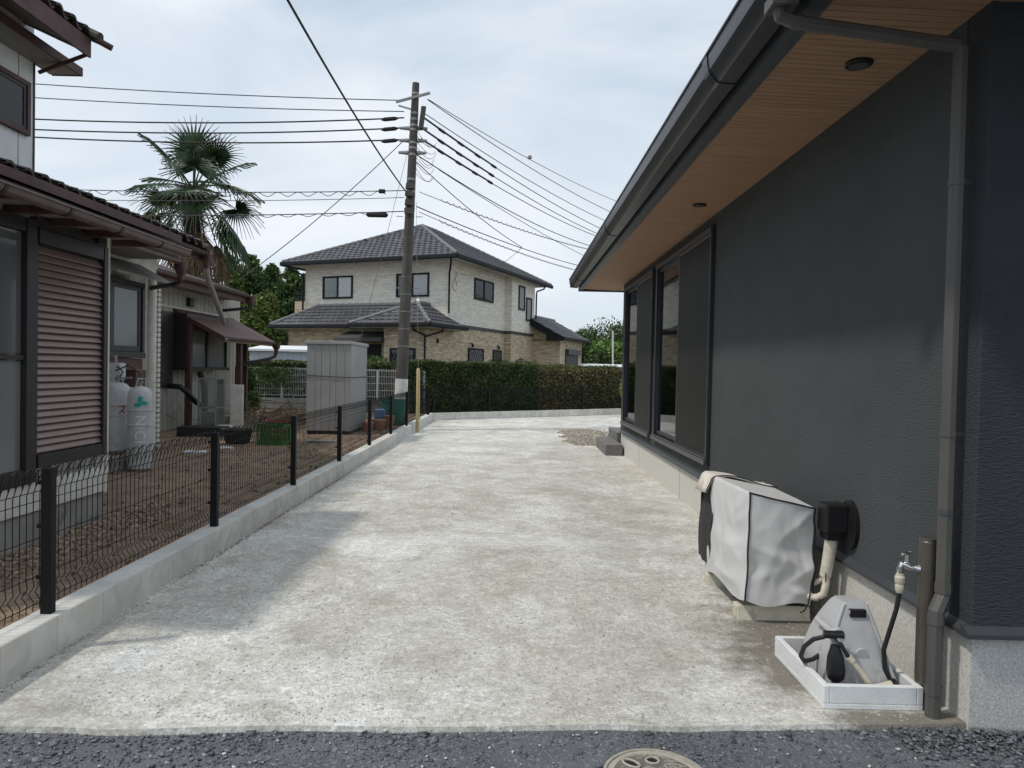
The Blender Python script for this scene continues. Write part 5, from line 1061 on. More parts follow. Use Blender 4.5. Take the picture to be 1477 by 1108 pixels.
for x0 in xs_:
    m = MB()
    for i in range(28):
        x = x0+.05*i
        if x < -2.56: m.tube([(x, 20.49, .56), (x, 20.49, 1.33), (x, 20.51, 1.38)], .0045, 4, False)
    for z in (.60, .78, .98, 1.18, 1.35, 1.38): m.tube([(x0, 20.484, z), (min(x0+1.39, -2.56), 20.484, z)], .006, 4, False)
    o = m.build('wire_panel', M['fencew'], WF, fix=False); o['kind'] = 'stuff'

# ------------------------------------------------------------------ the neighbouring two-storey house
HB = thing('neighbour_house', 'cream two-storey house with grey tiled hip roof behind the hedge', 'house', (-2.62, 27.7, .13), None, R_(-23))
# local frame: x to the right along the front (= -u), y away, z up; house spans x -6.95..0
GZ = -.13
def hpart(name, mat, *boxes, parent=None, bevel=0, label=None):
    m = MB()
    for b in boxes: m.box(*b)
    m.v = [(x, y, z+GZ) for x, y, z in m.v]
    return m.build(name, M[mat], parent or HB, bevel=bevel, label=label)
HD = 9.0
hpart('upper_wall', 'bcream', (-6.95, 0, 0, HD, 3.24, 5.72))
hpart('lower_wall', 'bbrick', (-6.95, -.005, .005, HD, 0, 3.10))
hpart('belt_course', 'bbelt', (-6.97, .025, -.02, HD+.02, 3.10, 3.24))
hpart('stair_bay', 'bcream', (0, .34, 5.45, 8.3, 3.24, 5.7)); hpart('stair_bay_base', 'bbrick', (0, .335, 5.455, 8.295, 0, 3.10)); hpart('belt_course', 'bbelt', (0, .36, 5.43, 8.32, 3.10, 3.24))
hpart('front_wall', 'bbrick', (-6.95, -2.25, -1.0, 0, 0, 2.95)); hpart('entrance_wall', 'bbrick', (-1.75, 0, -1.8, 0, 0, 2.95)); hpart('porch_recess', 'bdark', (-2.25, -1.75, -.9, 0, 0, 2.95))
hpart('chimney_block', 'bbrick', (-7.75, -6.95, .3, 1.6, 0, 4.25)); 
rl = MB()
for a, b in (((-7.75, .3), (-6.96, .3)), ((-7.75, .3), (-7.75, 1.6))):
    for z in (4.28, 4.42, 4.55): rl.tube([(a[0], a[1], z+GZ), (b[0], b[1], z+GZ)], .018, 6)
rl.tube([(-7.75, .3, 4.25+GZ), (-7.75, .3, 5.1+GZ)], .016, 6); rl.build('balcony_rail', M['bdark'], HB)
def hwin(face, a0, a1, z0, z1, off, style='slide'):
    """window on a face: 'f' front plane y=off, x a0..a1; 'r' right plane x=off, y a0..a1"""
    def bx(p, q, d0, d1, zz0, zz1): return (p, q, off-d1, off-d0, zz0, zz1) if face == 'f' else (off+d0, off+d1, p, q, zz0, zz1)
    t = .07
    w = hpart('window', 'bdark', bx(a0, a0+t, -.02, .05, z0, z1), bx(a1-t, a1, -.02, .05, z0, z1), bx(a0+t, a1-t, -.02, .05, z1-t, z1), bx(a0+t, a1-t, -.02, .05, z0, z0+t))
    if style == 'slide':
        mid = (a0+a1)/2; hpart('mullion', 'bdark', bx(mid-.035, mid+.035, .0, .045, z0+t, z1-t), parent=w)
        hpart('pane', 'bpane', bx(a0+t, mid-.035, .012, .018, z0+t, z1-t), parent=w); hpart('pane', 'bpane', bx(mid+.035, a1-t, .022, .028, z0+t, z1-t), parent=w)
        m = MB(); f_ = (lambda u, v: (u, off-.008+.004*math.sin(u*60), v+GZ)) if face == 'f' else (lambda u, v: (off+.008+.004*math.sin(u*60), u, v+GZ))
        lo2 = mid+.04; m.sheet(f_, fine(lo2, a1-t-.02, .02), [z0+t, z1-t]); m.build('curtain', M['curtw'], w, fix=False)
        hpart('dark_room', 'bshut', bx(a0+t, mid-.036, .002, .006, z0+t, z1-t), parent=w)
    elif style == 'narrow':
        hpart('pane', 'frost', bx(a0+t*.7, a1-t*.7, .012, .02, z0+t*.7, z1-t*.7), parent=w)
    elif style == 'lattice':
        hpart('dark_room', 'bdark', bx(a0+t, a1-t, .002, .006, z0+t, z1-t), parent=w); hpart('pane', 'bpane', bx(a0+t, a1-t, .02, .026, z0+t, z1-t), parent=w)
        m = MB(); n = 7; W_ = a1-a0-2*t; Hh = z1-z0-2*t
        for i in range(-n, n*2):
            for s_ in (1, -1):
                p0 = (a0+t+W_*i/n, z0+t) ; p1 = (p0[0]+s_*Hh*.5, z1-t)
                lo3, hi3 = a0+t, a1-t
                def clip(p, q):
                    pts = []
                    for k in range(13):
                        x = p[0]+(q[0]-p[0])*k/12; z = p[1]+(q[1]-p[1])*k/12
                        if lo3 <= x <= hi3: pts.append((x, z))
                    return pts
                cc = clip(p0, p1)
                if len(cc) > 1: m.tube([((x, off-.035, z+GZ) if face == 'f' else (off+.035, x, z+GZ)) for x, z in (cc[0], cc[-1])], .005, 4, False)
        if m.v: m.build('lattice', M['band'], w, fix=False)
    elif style == 'shutter':
        hpart('shutter_box', 'bshut', bx(a0-.02, a1+.02, .02, .2, z1-.25, z1+.02), parent=w)
        for k in range(12): 
            zz = z0+t+k*(z1-z0-.32)/12; hpart('slat', 'bshut', bx(a0+t, a1-t, .02, .04, zz, zz+(z1-z0-.32)/12-.012), parent=w)
    return w
hwin('f', -6.01, -4.49, 4.28, 5.22, 0); hwin('f', -2.38, -.87, 4.28, 5.22, 0)
hwin('r', 2.2, 4.1, 4.38, 5.28, 0)
hwin('r', 6.2, 6.95, 4.28, 5.42, .34, 'narrow'); hwin('r', 7.15, 7.85, 3.83, 4.95, .34, 'narrow')
hwin('r', 1.75, 3.2, 1.2, 2.33, 0, 'lattice'); hwin('r', 4.2, 5.1, 1.72, 2.33, 0, 'lattice'); hwin('f', -1.46, -.36, 1.25, 2.18, -1.8, 'lattice')
# brackets/lamps above windows
for y in (1.95, 4.6):
    m = MB(); m.tube([(0, y, 2.5+GZ), (.10, y, 2.52+GZ), (.12, y, 2.45+GZ)], .02, 6); m.lathe([(.05, 2.36+GZ), (.06, 2.46+GZ), (.02, 2.5+GZ)], (.12, y, 0), 10); m.build('wall_lamp', M['bdark'], HB)
m = MB(); m.box(0, .05, -.9, -.78, 2.42+GZ, 2.58+GZ); m.build('vent', M['bdark'], HB)
pts = [(.02, .45+.18*math.cos(a), 4.75+GZ+.22*math.sin(a)) for a in np.linspace(0, 5.6, 16)]; m = MB(); m.tube(pts, .012, 5); m.tube([(.0, .5, 5.25+GZ), (.12, .5, 5.25+GZ), (.02, .45, 4.97+GZ)], .014, 5); m.build('service_loop', M['band'], HB)
# porch hood and door
m = MB(); m.prism([(-1.9, 2.42), (-1.0, 2.42), (-1.0, 2.6), (-1.3, 2.72), (-1.0, 2.74)], 'X', -3.9, -2.26); m.v = [(x, y, z+GZ) for x, y, z in m.v]; 
m = MB(); m.add([(-3.95, -1.95, 2.42+GZ), (-1.76, -1.95, 2.42+GZ), (-1.76, -1.0, 2.42+GZ), (-3.95, -1.0, 2.42+GZ), (-3.95, -1.95, 2.56+GZ), (-1.76, -1.95, 2.56+GZ), (-1.76, -1.0, 2.86+GZ), (-3.95, -1.0, 2.86+GZ)], [(0, 3, 2, 1), (4, 5, 6, 7), (0, 1, 5, 4), (1, 2, 6, 5), (2, 3, 7, 6), (3, 0, 4, 7)]); m.build('porch_hood', M['bbelt'], HB)
hpart('front_door', 'bdark', (-3.4, -2.4, -1.06, -1.001, .2, 2.35))
# roofs -----------------------------------------------------------------
def tiles_on(poly, eave_dir, up_dir, origin, w=.27, l=.28, n1=(0, 40), n2=(0, 20), name='roof_tiles'):
    """poly: list of 3-D points of the slope (local frame); pieces are laid on the slope plane"""
    O3 = Vector(origin); e = Vector(eave_dir).normalized(); u = Vector(up_dir).normalized(); nrm = e.cross(u).normalized()
    if nrm.z < 0: nrm = -nrm
    P2 = [((Vector(p)-O3).dot(e), (Vector(p)-O3).dot(u)) for p in poly]
    def inside(x, y):
        c = False; j = len(P2)-1
        for i in range(len(P2)):
            if (P2[i][1] > y) != (P2[j][1] > y) and x < (P2[j][0]-P2[i][0])*(y-P2[i][1])/(P2[j][1]-P2[i][1])+P2[i][0]: c = not c
            j = i
        return c
    xs2 = [p[0] for p in P2]; ys2 = [p[1] for p in P2]; m = MB()
    r = 0; y = min(ys2)
    while y < max(ys2):
        x = min(xs2)-w+(w/2 if r % 2 else 0)
        while x < max(xs2)+w:
            if inside(x+w/2, y+l*.5):
                V4 = []
                for (s_, lift) in ((-.012, .036), (-.012, .006), (l*1.02, .008)):
                    for (a, h) in ((.0, 0), (.3, .016), (.62, .015), (1.0, -.004)): V4.append(tuple(O3+e*(x+a*w)+u*(y+s_)+nrm*(lift+h)))
                m.add(V4, [(0, 1, 9, 8), (1, 2, 10, 9), (2, 3, 11, 10), (0, 1, 5, 4), (1, 2, 6, 5), (2, 3, 7, 6)])
            x += w
        y += l; r += 1
    o = m.build('roof_tiles', M['btile'], HB, fix=False); o['kind'] = 'stuff'; return o
def slab(name, polys, mat, th=.03):
    m = MB()
    for p in polys: m.add(p, [tuple(range(len(p)))])
    return m.build(name, M[mat], HB)
def caps(a, b, step=.27, r=.085):
    a, b = Vector(a), Vector(b); n = max(1, int((b-a).length/step)); d = (b-a)/n
    for i in range(n):
        p = a+d*i; m = MB(); m.tube([p+Vector((0, 0, .03)), p+d*1.04+Vector((0, 0, .02))], [r, r*.88], 8); o = m.build('ridge_cap', M['bridge'], HB); shade(o, 50)
ez, rz_ = 5.78+GZ, 7.92+GZ; ov = .68
A0, A1, A2, A3 = (-6.95-ov, -ov, ez), (ov, -ov, ez), (ov, HD+ov, ez), (-6.95-ov, HD+ov, ez); R0, R1 = (-3.475, 3.75, rz_), (-3.475, HD-3.75, rz_)
slab('main_roof', [[A0, A1, R0], [A1, A2, R1, R0], [A2, A3, R1], [A3, A0, R0, R1]], 'bdark')
up = (0, 3.75+ov, rz_-ez); tiles_on([A0, A1, R0], (1, 0, 0), up, A0)
upr = (-3.475-ov, 0, rz_-ez); tiles_on([A1, A2, R1, R0], (0, 1, 0), upr, A1); tiles_on([A3, A0, R0, R1], (0, -1, 0), (3.475+ov, 0, rz_-ez), A3)
caps(A1, R0); caps(A0, R0); caps(R0, R1); caps(A2, R1)
# eaves: soffit, gutter
hpart('soffit', 'bsoff', (-6.95-ov+.03, ov-.03, -ov+.03, HD+ov-.03, 5.70, 5.73))
for bxs in ((-6.95-ov-.05, ov+.05, -ov-.11, -ov+.02, 5.63, 5.80), (ov-.02, ov+.11, -ov-.05, HD+ov+.05, 5.631, 5.801), (-6.95-ov-.11, -6.95-ov+.02, -ov+.021, HD+ov, 5.632, 5.802)): hpart('gutter', 'bdark', bxs, bevel=.03)
def bpipe(pts, r=.04):
    m = MB(); m.tube([(x, y, z+GZ) for x, y, z in pts], r, 8); shade(m.build('downpipe', M['bdark'], HB), 60)
bpipe([(.45, -.70, 5.62), (.43, -.66, 5.5), (.10, -.10, 5.30), (.05, -.06, 5.2), (.05, -.06, 3.6)])
bpipe([(-7.3, -.70, 5.62), (-7.25, -.65, 5.5), (-7.02, -.12, 5.32), (-7.0, -.08, 5.2), (-7.0, -.08, 3.8)])
bpipe([(.72, 8.7, 5.65), (.68, 8.65, 5.5), (.42, 8.36, 5.35), (.40, 8.36, 5.2), (.40, 8.36, 0)])
# lower front roof: strip plus the entrance hip
lz, tz = 3.08+GZ, 3.97+GZ
B0, B1, B2, B3 = (-7.45, -1.55, lz), (-2.7, -1.55, lz), (-2.0, 0, tz), (-6.25, 0, tz)
slab('skirt_roof', [[B0, (-1.9, -1.55, lz), (-1.9, 0, tz), B3], [B0, B3, (-7.45, 0, lz)]], 'bdark')
tiles_on([B0, (-1.9, -1.55, lz), (-1.9, 0, tz), B3], (1, 0, 0), (0, 1.55, tz-lz), B0); caps(B0, B3); caps(B3, (-2.2, 0, tz+.0), .3)
E0, E1, E2 = (-2.95, -2.32, lz-.02), (.52, -2.32, lz-.02), (.52, .55, lz-.02); T0, T1 = (-.80, -1.0, 3.93+GZ), (-.75, -.2, 3.93+GZ)
E3 = (-2.05, 0.0, 3.86+GZ)
slab('entrance_roof', [[E0, E1, T0], [E1, E2, T1, T0], [E0, T0, T1, (-2.3, 0.1, 3.9+GZ)]], 'bdark')
tiles_on([E0, E1, T0], (1, 0, 0), (0, 1.32, 3.93+GZ-lz+.02), E0); tiles_on([E1, E2, T1, T0], (0, 1, 0), (-1.3, 0, 3.93+GZ-lz+.02), E1)
caps(E0, T0); caps(E1, T0); caps(T0, T1)
for bxs in ((-7.5, -2.96, -1.66, -1.53, 2.96, 3.11), (-3.0, .57, -2.43, -2.30, 2.95, 3.10), (.50, .62, -2.4, .6, 2.951, 3.101)): hpart('gutter', 'bdark', bxs, bevel=.03)
hpart('soffit', 'bsoff', (-7.4, -2.9, -1.53, -.99, 2.95, 2.97)); hpart('soffit', 'bsoff', (-2.95, .5, -2.3, .5, 2.93, 2.945))
bpipe([(-.15, -2.36, 2.94), (-.15, -2.3, 2.82), (.06, -1.88, 2.66), (.06, -1.86, 2.5), (.06, -1.86, 0)]); bpipe([(.5, -1.3, 2.94), (.48, -1.35, 2.82), (.08, -1.84, 2.62)], .035)
bpipe([(-7.3, -1.6, 2.95), (-7.28, -1.55, 2.8), (-7.0, -1.06, 2.62), (-7.0, -1.05, 0)])
# right annex with shed roof
hpart('annex_wall', 'bbrick', (0, 1.75, 8.2, 11.7, 0, 3.0))
m = MB(); m.prism([(0, 2.9), (1.75, 2.9), (1.75, 3.05), (0, 4.0)], 'Y', 8.2, 8.4); m.v = [(x, y, z+GZ) for x, y, z in m.v]; m.build('annex_gable', M['bbrick'], HB)
X0, X1, X2, X3 = (2.05, 7.75, 3.08+GZ), (2.05, 12.0, 3.08+GZ), (0.05, 12.0, 4.14+GZ), (.05, 7.75, 4.14+GZ)
slab('annex_roof', [[X0, X1, X2, X3], [(x, y, z-.12) for x, y, z in (X0, X1, X2, X3)], [X0, X3, (X3[0], X3[1], X3[2]-.12), (X0[0], X0[1], X0[2]-.12)]], 'bdark'); tiles_on([X0, X1, X2, X3], (0, 1, 0), (-2.0, 0, 1.06), X0); caps(X3, X2)
m = MB(); m.prism([(.02, 3.80), (.02, 4.12), (2.1, 3.06), (2.1, 2.90), (1.2, 2.90), (1.2, 3.2)], 'Y', 7.70, 7.76); m.v = [(x, y, z+GZ) for x, y, z in m.v]; m.build('barge_board', M['bdark'], HB)
hpart('gutter', 'bdark', (2.04, 2.16, 7.7, 12.05, 2.95, 3.09), bevel=.03); bpipe([(2.1, 11.6, 2.95), (2.05, 11.62, 2.8), (1.82, 11.66, 2.65), (1.80, 11.66, 0)])
hwin('r', 9.0, 10.9, 1.55, 2.52, 1.75, 'shutter')

# ------------------------------------------------------------------ vegetation
def hedge(name, label, a, b, depth, z0, h, mat, n, size, group=None, rough=.07):
    """clipped hedge between ground points a and b (visible face), depth towards the back"""
    a, b = Vector(a), Vector(b); d = (b-a); Ln = d.length; d.normalize(); q = Vector((-d.y, d.x, 0))
    t = thing(name, label, 'hedge', ((a+b)/2).to_tuple()[:2]+(z0,), group)
    m = MB(); nu = max(4, int(Ln/.4))
    def hh(s): return h+.05*mnoise.noise(Vector((s*.9+a.x*3, a.y, 0)))+.03*mnoise.noise(Vector((s*3.1, a.y, 5)))
    def ring(s):
        p = a+d*s; H_ = hh(s); return [(p+q*.08)+Vector((0, 0, z0)), (p+q*.07)+Vector((0, 0, z0+H_-.12)), (p+q*.16)+Vector((0, 0, z0+H_-.06)), (p+q*(depth-.1))+Vector((0, 0, z0+H_-.06)), (p+q*(depth-.05))+Vector((0, 0, z0))]
    for i in range(nu):
        r0, r1 = ring(Ln*i/nu), ring(Ln*(i+1)/nu)
        for k in range(4): m.add([r0[k], r1[k], r1[k+1], r0[k+1]], [(0, 1, 2, 3)])
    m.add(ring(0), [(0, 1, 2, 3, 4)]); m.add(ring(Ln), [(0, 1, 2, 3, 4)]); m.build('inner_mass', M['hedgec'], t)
    s = rng.uniform(0, Ln, n); f = rng.random(n); tot = h+depth; P = np.zeros((n, 3)); w = rng.normal(0, rough, n)
    for i in range(n):
        H_ = hh(s[i])
        lump = .06*mnoise.noise(Vector((s[i]*2.2, f[i]*6, 1+a.x)))
        if f[i] < h/(h+depth*.8):
            z = (f[i]/(h/(h+depth*.8)))*H_; p = a+d*s[i]+q*(w[i]*.8+.03-lump); P[i] = (p.x, p.y, z0+z)
        else:
            y = rng.random()*depth; p = a+d*s[i]+q*y; P[i] = (p.x, p.y, z0+H_+w[i]*.5-.03+lump)
    leaves('foliage', P, size, mat, t)
    k = n//7; s2 = rng.uniform(0, Ln, k); P2 = np.zeros((k, 3))
    for i in range(k):
        v_ = Vector((s2[i]*1.4, a.x, 2)); p = a+d*s2[i]+q*(rng.random()**1.6*depth*.9-.04); P2[i] = (p.x, p.y, z0+hh(s2[i])+.03+max(0, mnoise.noise(v_))*.10*rng.random()+.05*rng.random()**3)
    leaves('new_growth', P2, size*1.05, M['growth'], t)
    tw = MB()
    for i in range(int(Ln*9)):
        s_ = random.uniform(0, Ln); p = a+d*s_+q*random.uniform(-.05, .05); z_ = z0+random.uniform(.05, h*.75); e = p+d*random.uniform(-.15, .15)+q*random.uniform(-.12, .02); tw.tube([(p.x, p.y, z_), (e.x, e.y, z_+random.uniform(.08, .3))], .006, 4, False)
    o_ = tw.build('twigs', M['trunk'], t, fix=False); o_['kind'] = 'stuff'; return t
hA = BA+bn*.75; 
hedge('hedge', 'long dark green clipped hedge behind the black mesh fence', hA+bd*-.4, hA+bd*4.4, 1.0, .1, 1.50, M['hedge'], 30000, .060)
hedge('hedge', 'browner sparse clipped hedge continuing to the right of the dark one', hA+bd*4.42, hA+bd*8.6, 1.0, .1, 1.47, M['hedgeb'], 15000, .060, rough=.10)
hedge('hedge', 'dark hedge with a pale top behind the white mesh fence', Vector((-13.5, 21.1, 0)), Vector((-2.9, 21.1, 0)), .9, .1, 1.42, M['hedge'], 26000, .065)
n = 4000; P = np.stack([rng.uniform(-12, -3.2, n), rng.normal(21.5, .3, n), 1.52+.05*rng.random(n)], 1); o = leaves('hedge_top', P, .06, M['hedgeb']); tag(o, 'yellowish new growth on top of the left hedge', 'leaves')
def leaf_ball(name, label, c, r, mat, n, size, group=None, squash=1.0, inner=True, lumps=14, trunk=True, cat='bush'):
    c = Vector(c); t = thing(name, label, cat, (c.x, c.y, .12), group); pts = []
    L_ = []
    for k in range(lumps):
        v = Vector((random.gauss(0, 1), random.gauss(0, 1), random.gauss(0, .8))).normalized(); L_.append((v*r*random.uniform(.45, .72), r*random.uniform(.34, .56)))
    per = n//lumps
    for v, rr in L_:
        w = rng.normal(size=(per, 3)); w /= np.linalg.norm(w, axis=1)[:, None]; w *= (rr*(rng.random(per)**.35))[:, None]; w[:, 2] *= squash
        pts.append(w+np.array([c.x+v.x, c.y+v.y, c.z+v.z*squash]))
    leaves('crown', np.concatenate(pts), size, mat, t)
    m = MB(); m.tube([(c.x, c.y, .05), (c.x+.02*r, c.y, c.z-r*.2), (c.x, c.y, c.z+r*.3)], [.10*r+.01, .06*r+.01, .02*r+.005], 8)
    for k in range(5):
        v, rr = L_[k]; m.tube([(c.x, c.y, c.z-r*.4), (c.x+v.x*.9, c.y+v.y*.9, c.z+v.z*squash*.9)], [.035*r, .01*r], 6)
    m.build('trunk', M['trunk'], t); return t
leaf_ball('bush', 'rounded clipped dark bush in front of the brick wall, wider one', (.38, 28.0, 1.45), .62, M['hedge'], 5000, .075, squash=.85)
leaf_ball('bush', 'smaller clipped bush beside the wider one before the brick wall', (-.60, 28.0, 1.45), .50, M['hedge'], 4000, .07, squash=.9)
leaf_ball('shrub', 'yellow-green shrub at the house corner by the hedge', (3.86, 23.5, .95), .50, M['yellow'], 3500, .08, squash=1.05, cat='shrub')
leaf_ball('bush', 'light green shrub growing over the hedge by the porch', (-5.1, 24.6, 1.55), .75, M['bush'], 4000, .08, squash=.5)
leaf_ball('shrub', 'leafy green shrub under the brown awning', (-7.0, 18.0, 1.0), .5, M['bush'], 4200, .08, squash=1.25, cat='shrub')
leaf_ball('shrub', 'low leafy shrub beside the awning post', (-6.75, 17.7, .45), .42, M['bush'], 2600, .07, squash=.9, cat='shrub')
# creeper on the white fence
n = 1400; sx = rng.normal(-6.95, .35, n); sz = np.clip(1.4-np.abs(rng.normal(0, .35, n)), .4, 1.45); P = np.stack([sx+.1*np.sin(sz*9), rng.normal(20.46, .05, n), sz], 1); o = leaves('creeper', P, .07, M['bush']); tag(o, 'green creeper hanging on the white mesh fence', 'creeper')

def conifer(label, x, y, h, r, mat, n=15000, size=.25, group='conifers beyond the old house'):
    t = thing('conifer', label, 'tree', (x, y, .1), group); m = MB(); m.tube([(x, y, 0), (x+.05, y, h*.5), (x, y, h*.96)], [.022*h, .014*h, .03], 8); m.build('trunk', M['trunk'], t)
    pts = []; nb = 110; per = n//nb; lm = MB()
    for k in range(nb):
        f = random.random()**.85*.98; z = h*(.10+.90*f); R2 = r*(1-f)**.62*random.uniform(.55, 1.08)*(1 if f > .15 else .8); a = random.uniform(0, 6.28); 
        c = np.array([x+R2*.8*math.cos(a), y+R2*.8*math.sin(a), z-.10*R2]); s_ = np.array([.34, .34, .26])*max(.35, R2*.55+.25)
        pts.append(c+rng.normal(size=(per, 3))*s_*.75)
        lm.tube([(x, y, z), tuple(c)], [.03, .01], 4, False)
    lm.build('limb', M['trunk'], t, fix=False)['kind'] = 'stuff'
    leaves('crown', np.concatenate(pts), size, mat, t, aspect=.5); return t
def sgn_tree(pxx, ytop, Y, r, mat, label, **k):
    p = at(pxx, ytop, 'Y', Y); return conifer(label, p.x, Y, p.z, r, mat, **k)
sgn_tree(330, 368, 46, 2.1, M['cedarl'], 'lighter green broad conifer nearest the awning roof'); sgn_tree(360, 361, 48, 2.3, M['cedar'], 'tall rounded dark conifer behind the awning roof'); sgn_tree(393, 380, 50, 1.9, M['cedar'], 'narrow dark conifer between its taller neighbours'); sgn_tree(420, 385, 47, 2.0, M['cedar'], 'dark conifer beside the cream house wall')
sgn_tree(300, 392, 50, 2.2, M['cedar'], 'dark conifer half hidden behind the palm'); sgn_tree(345, 395, 52, 2.6, M['cedar'], 'dense dark conifer filling the gap behind the others'); sgn_tree(440, 395, 53, 2.4, M['cedar'], 'dark conifer behind the chimney block')
sgn_tree(380, 420, 40, 2.2, M['cedarl'], 'low yellowish conifer above the white shed roof'); sgn_tree(350, 432, 38, 1.9, M['cedarl'], 'low olive conifer just right of the annex eave')
GRT = 'trees beyond the right hedge'
def rtree(px_, py_, Y, r, mat, label, n=7000, size=.22, sq=.9):
    p = at(px_, py_, 'Y', Y); leaf_ball('broadleaf_tree', label, (p.x, Y, p.z-r*sq), r, mat, n, size, GRT, sq, lumps=26, cat='tree')
rtree(868, 466, 60, 2.6, M['treer'], 'dark broadleaf tree mass beyond the right annex'); rtree(893, 458, 58, 2.9, M['treer'], 'taller dark broadleaf tree touching the eave corner'); rtree(846, 472, 64, 2.4, M['treer'], 'smaller dark tree beside the annex roof'); rtree(880, 486, 50, 1.6, M['treeb'], 'bright green rounded tree in front of the dark ones'); rtree(853, 500, 46, 1.3, M['treer'], 'low dark shrubby tree by the annex wall'); rtree(905, 490, 52, 2.2, M['treer'], 'dark tree hidden partly by the house corner'); rtree(875, 508, 44, 1.4, M['treer'], 'low green tree behind the right hedge')
rtree(925, 470, 62, 3.0, M['treer'], 'dark tree seen past the house corner'); rtree(815, 500, 75, 2.2, M['treer'], 'distant dark tree behind the annex roof')
m = MB(); m.tube([at(884, 478, 'Y', 40), at(884, 560, 'Y', 40)], .05, 10); o = one('far_post', m, M['fencew'], 'slim pale metal post in front of the right trees', 'post', smooth=True)
m = MB(); a = at(832, 529, 'Y', 34); b = at(900, 531, 'Y', 32); m.add([tuple(a), tuple(b), (b.x+.3, b.y+2.2, b.z+.18), (a.x+.3, a.y+2.2, a.z+.18), (a.x, a.y, a.z-.07), (b.x, b.y, b.z-.07), (b.x+.3, b.y+2.2, b.z+.11), (a.x+.3, a.y+2.2, a.z+.11)], [(0, 1, 2, 3), (7, 6, 5, 4), (0, 4, 5, 1), (1, 5, 6, 2), (2, 6, 7, 3), (3, 7, 4, 0)])
LR = thing('carport', 'low pale flat carport roof just above the right hedge', 'carport', (a.x+1.4, 33, .1)); m.build('roof', M['fencew'], LR)
for p in ((a.x+.3, 33.7), (b.x-.3, 33.0)): mm = MB(); mm.box(p[0]-.04, p[0]+.04, p[1]-.04, p[1]+.04, .05, a.z-.05); mm.build('post', M['band'], LR)
# small pale shed beyond the left hedge
TS = thing('garden_shed', 'pale blue-white metal shed behind the hedge left of the grey one', 'shed', (-8.0, 24.6, .1))
p0, p1 = at(360, 503, 'Y', 24), at(446, 503, 'Y', 24)
m = MB(); m.box(p0.x, p1.x, 24.0, 25.4, .05, p0.z-.08); m.build('body', M['lblue'], TS)
for x in np.arange(p0.x+.02, p1.x, .16): mm = MB(); mm.box(x, x+.145, 23.985, 23.999, .1, p0.z-.09); mm.build('panel', M['lblue'], TS)
m = MB(); m.add([(p0.x-.1, 23.88, p0.z-.07), (p1.x+.1, 23.88, p0.z-.07), (p1.x+.1, 25.5, p0.z+.1), (p0.x-.1, 25.5, p0.z+.1), (p0.x-.1, 23.88, p0.z), (p1.x+.1, 23.88, p0.z), (p1.x+.1, 25.5, p0.z+.17), (p0.x-.1, 25.5, p0.z+.17)], [(0, 3, 2, 1), (4, 5, 6, 7), (0, 1, 5, 4), (1, 2, 6, 5), (2, 3, 7, 6), (3, 0, 4, 7)]); m.build('roof', M['whitep'], TS)

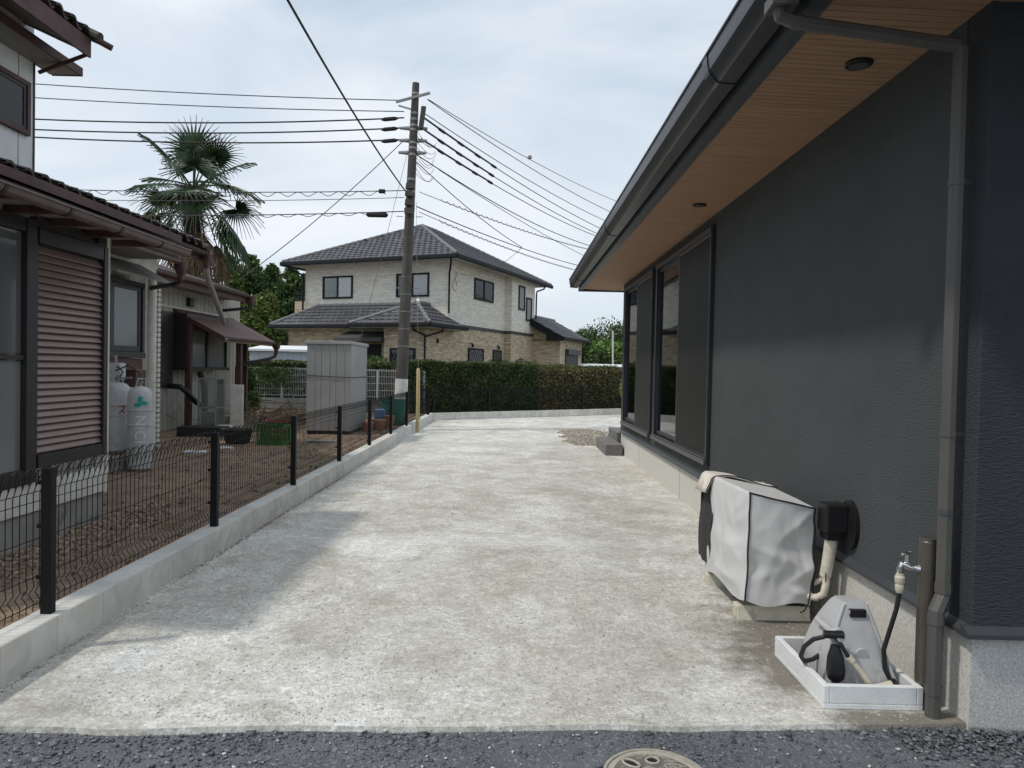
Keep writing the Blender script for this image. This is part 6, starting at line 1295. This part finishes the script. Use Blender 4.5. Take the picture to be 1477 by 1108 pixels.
# palm
def palm(x, y, zc):
    t = thing('palm_tree', 'windmill palm with fan leaves and a shaggy fibrous trunk', 'palm tree', (x, y, .1))
    m = MB(); zz = np.linspace(0, zc, 22); m.tube([(x+.05*math.sin(z*.7), y, z) for z in zz], [(.15+.03*math.sin(i*2.4)+(.07 if z > zc-1.2 else 0)) for i, z in enumerate(zz)], 14); shade(m.build('trunk', M['fibre'], t))
    m = MB()
    for k in range(420):
        a = random.uniform(0, 6.28); z = zc-random.random()**1.3*1.9; r = .20; p = Vector((x+r*math.cos(a), y+r*math.sin(a), z)); d = Vector((math.cos(a)*random.uniform(.05, .35), math.sin(a)*random.uniform(.05, .35), random.uniform(-.3, .25))); m.tube([p, p+d*.6+Vector((0, 0, .03)), p+d], [.012, .008, .004], 4, False)
    o = m.build('trunk_fibre', M['fibre'], t, fix=False); o['kind'] = 'stuff'
    def leaf(az, el, pet, rad, droop, mat, spread=1.0, nseg=30):
        m = MB(); D = Vector((math.cos(az)*math.cos(el), math.sin(az)*math.cos(el), math.sin(el))); b = Vector((x, y, zc-.05))+D*.1
        pts = [b+D*pet*s_-Vector((0, 0, droop*.35*s_*s_*pet)) for s_ in (0, .33, .66, 1)]; m.tube(pts, [.028, .02, .016, .014], 5)
        hub = pts[-1]; F = (pts[-1]-pts[-2]).normalized(); side = F.cross(Vector((0, 0, 1)))
        if side.length < .1: side = Vector((1, 0, 0))
        side.normalize(); N2 = side.cross(F).normalized(); N2 = (N2+Vector((random.gauss(0, .25), random.gauss(0, .25), random.gauss(0, .25)))).normalized(); side = N2.cross(F).normalized()*-1
        for k in range(nseg):
            th = (k/(nseg-1)-.5)*2*R_(148)*spread; d = F*math.cos(th)+side*math.sin(th); q = N2.cross(d).normalized(); Lr = rad*(1-.12*abs(th)/2.6)*random.uniform(.92, 1.05)
            w = rad*R_(148)*spread*2/(nseg-1)*.5; P4 = []
            for (s_, ww, dr) in ((.03, .05, 0), (.40, .36, .02), (.70, .13, .10), (1.0, .015, .36)):
                c = hub+d*Lr*s_-Vector((0, 0, droop*dr*rad*random.uniform(.7, 1.3))); P4.append((c-q*w*ww*1.05-N2*.012, c+N2*.012, c+q*w*ww*1.05-N2*.012))
            for i in range(3):
                A_, B_ = P4[i], P4[i+1]; m.add([A_[0], A_[1], B_[1], B_[0]], [(0, 1, 2, 3)]); m.add([A_[1], A_[2], B_[2], B_[1]], [(0, 1, 2, 3)])
        return m.build('leaf', M[mat], t, fix=False)
    g = 2.39996
    for k in range(19):
        f = k/18; el = R_(86-90*f+random.uniform(-14, 14)); leaf(k*g+random.uniform(-.35, .35), el, random.uniform(.75, 1.15), random.uniform(.78, .98), .15+.75*f*random.uniform(.6, 1.3), 'palml', random.uniform(.75, 1.0))
    for k in range(7): leaf(k*g*1.3+.4, R_(random.uniform(-48, -18)), random.uniform(.8, 1.05), .85, 1.3, 'palmy' if k == 3 else 'palml')
    for k in range(14): leaf(k*.45+2.9, R_(random.uniform(-80, -55)), random.uniform(.6, 1.0), .75, 1.8, 'palmd', .5, 22)
    return t
palm(-8.42, 18.5, 6.0)
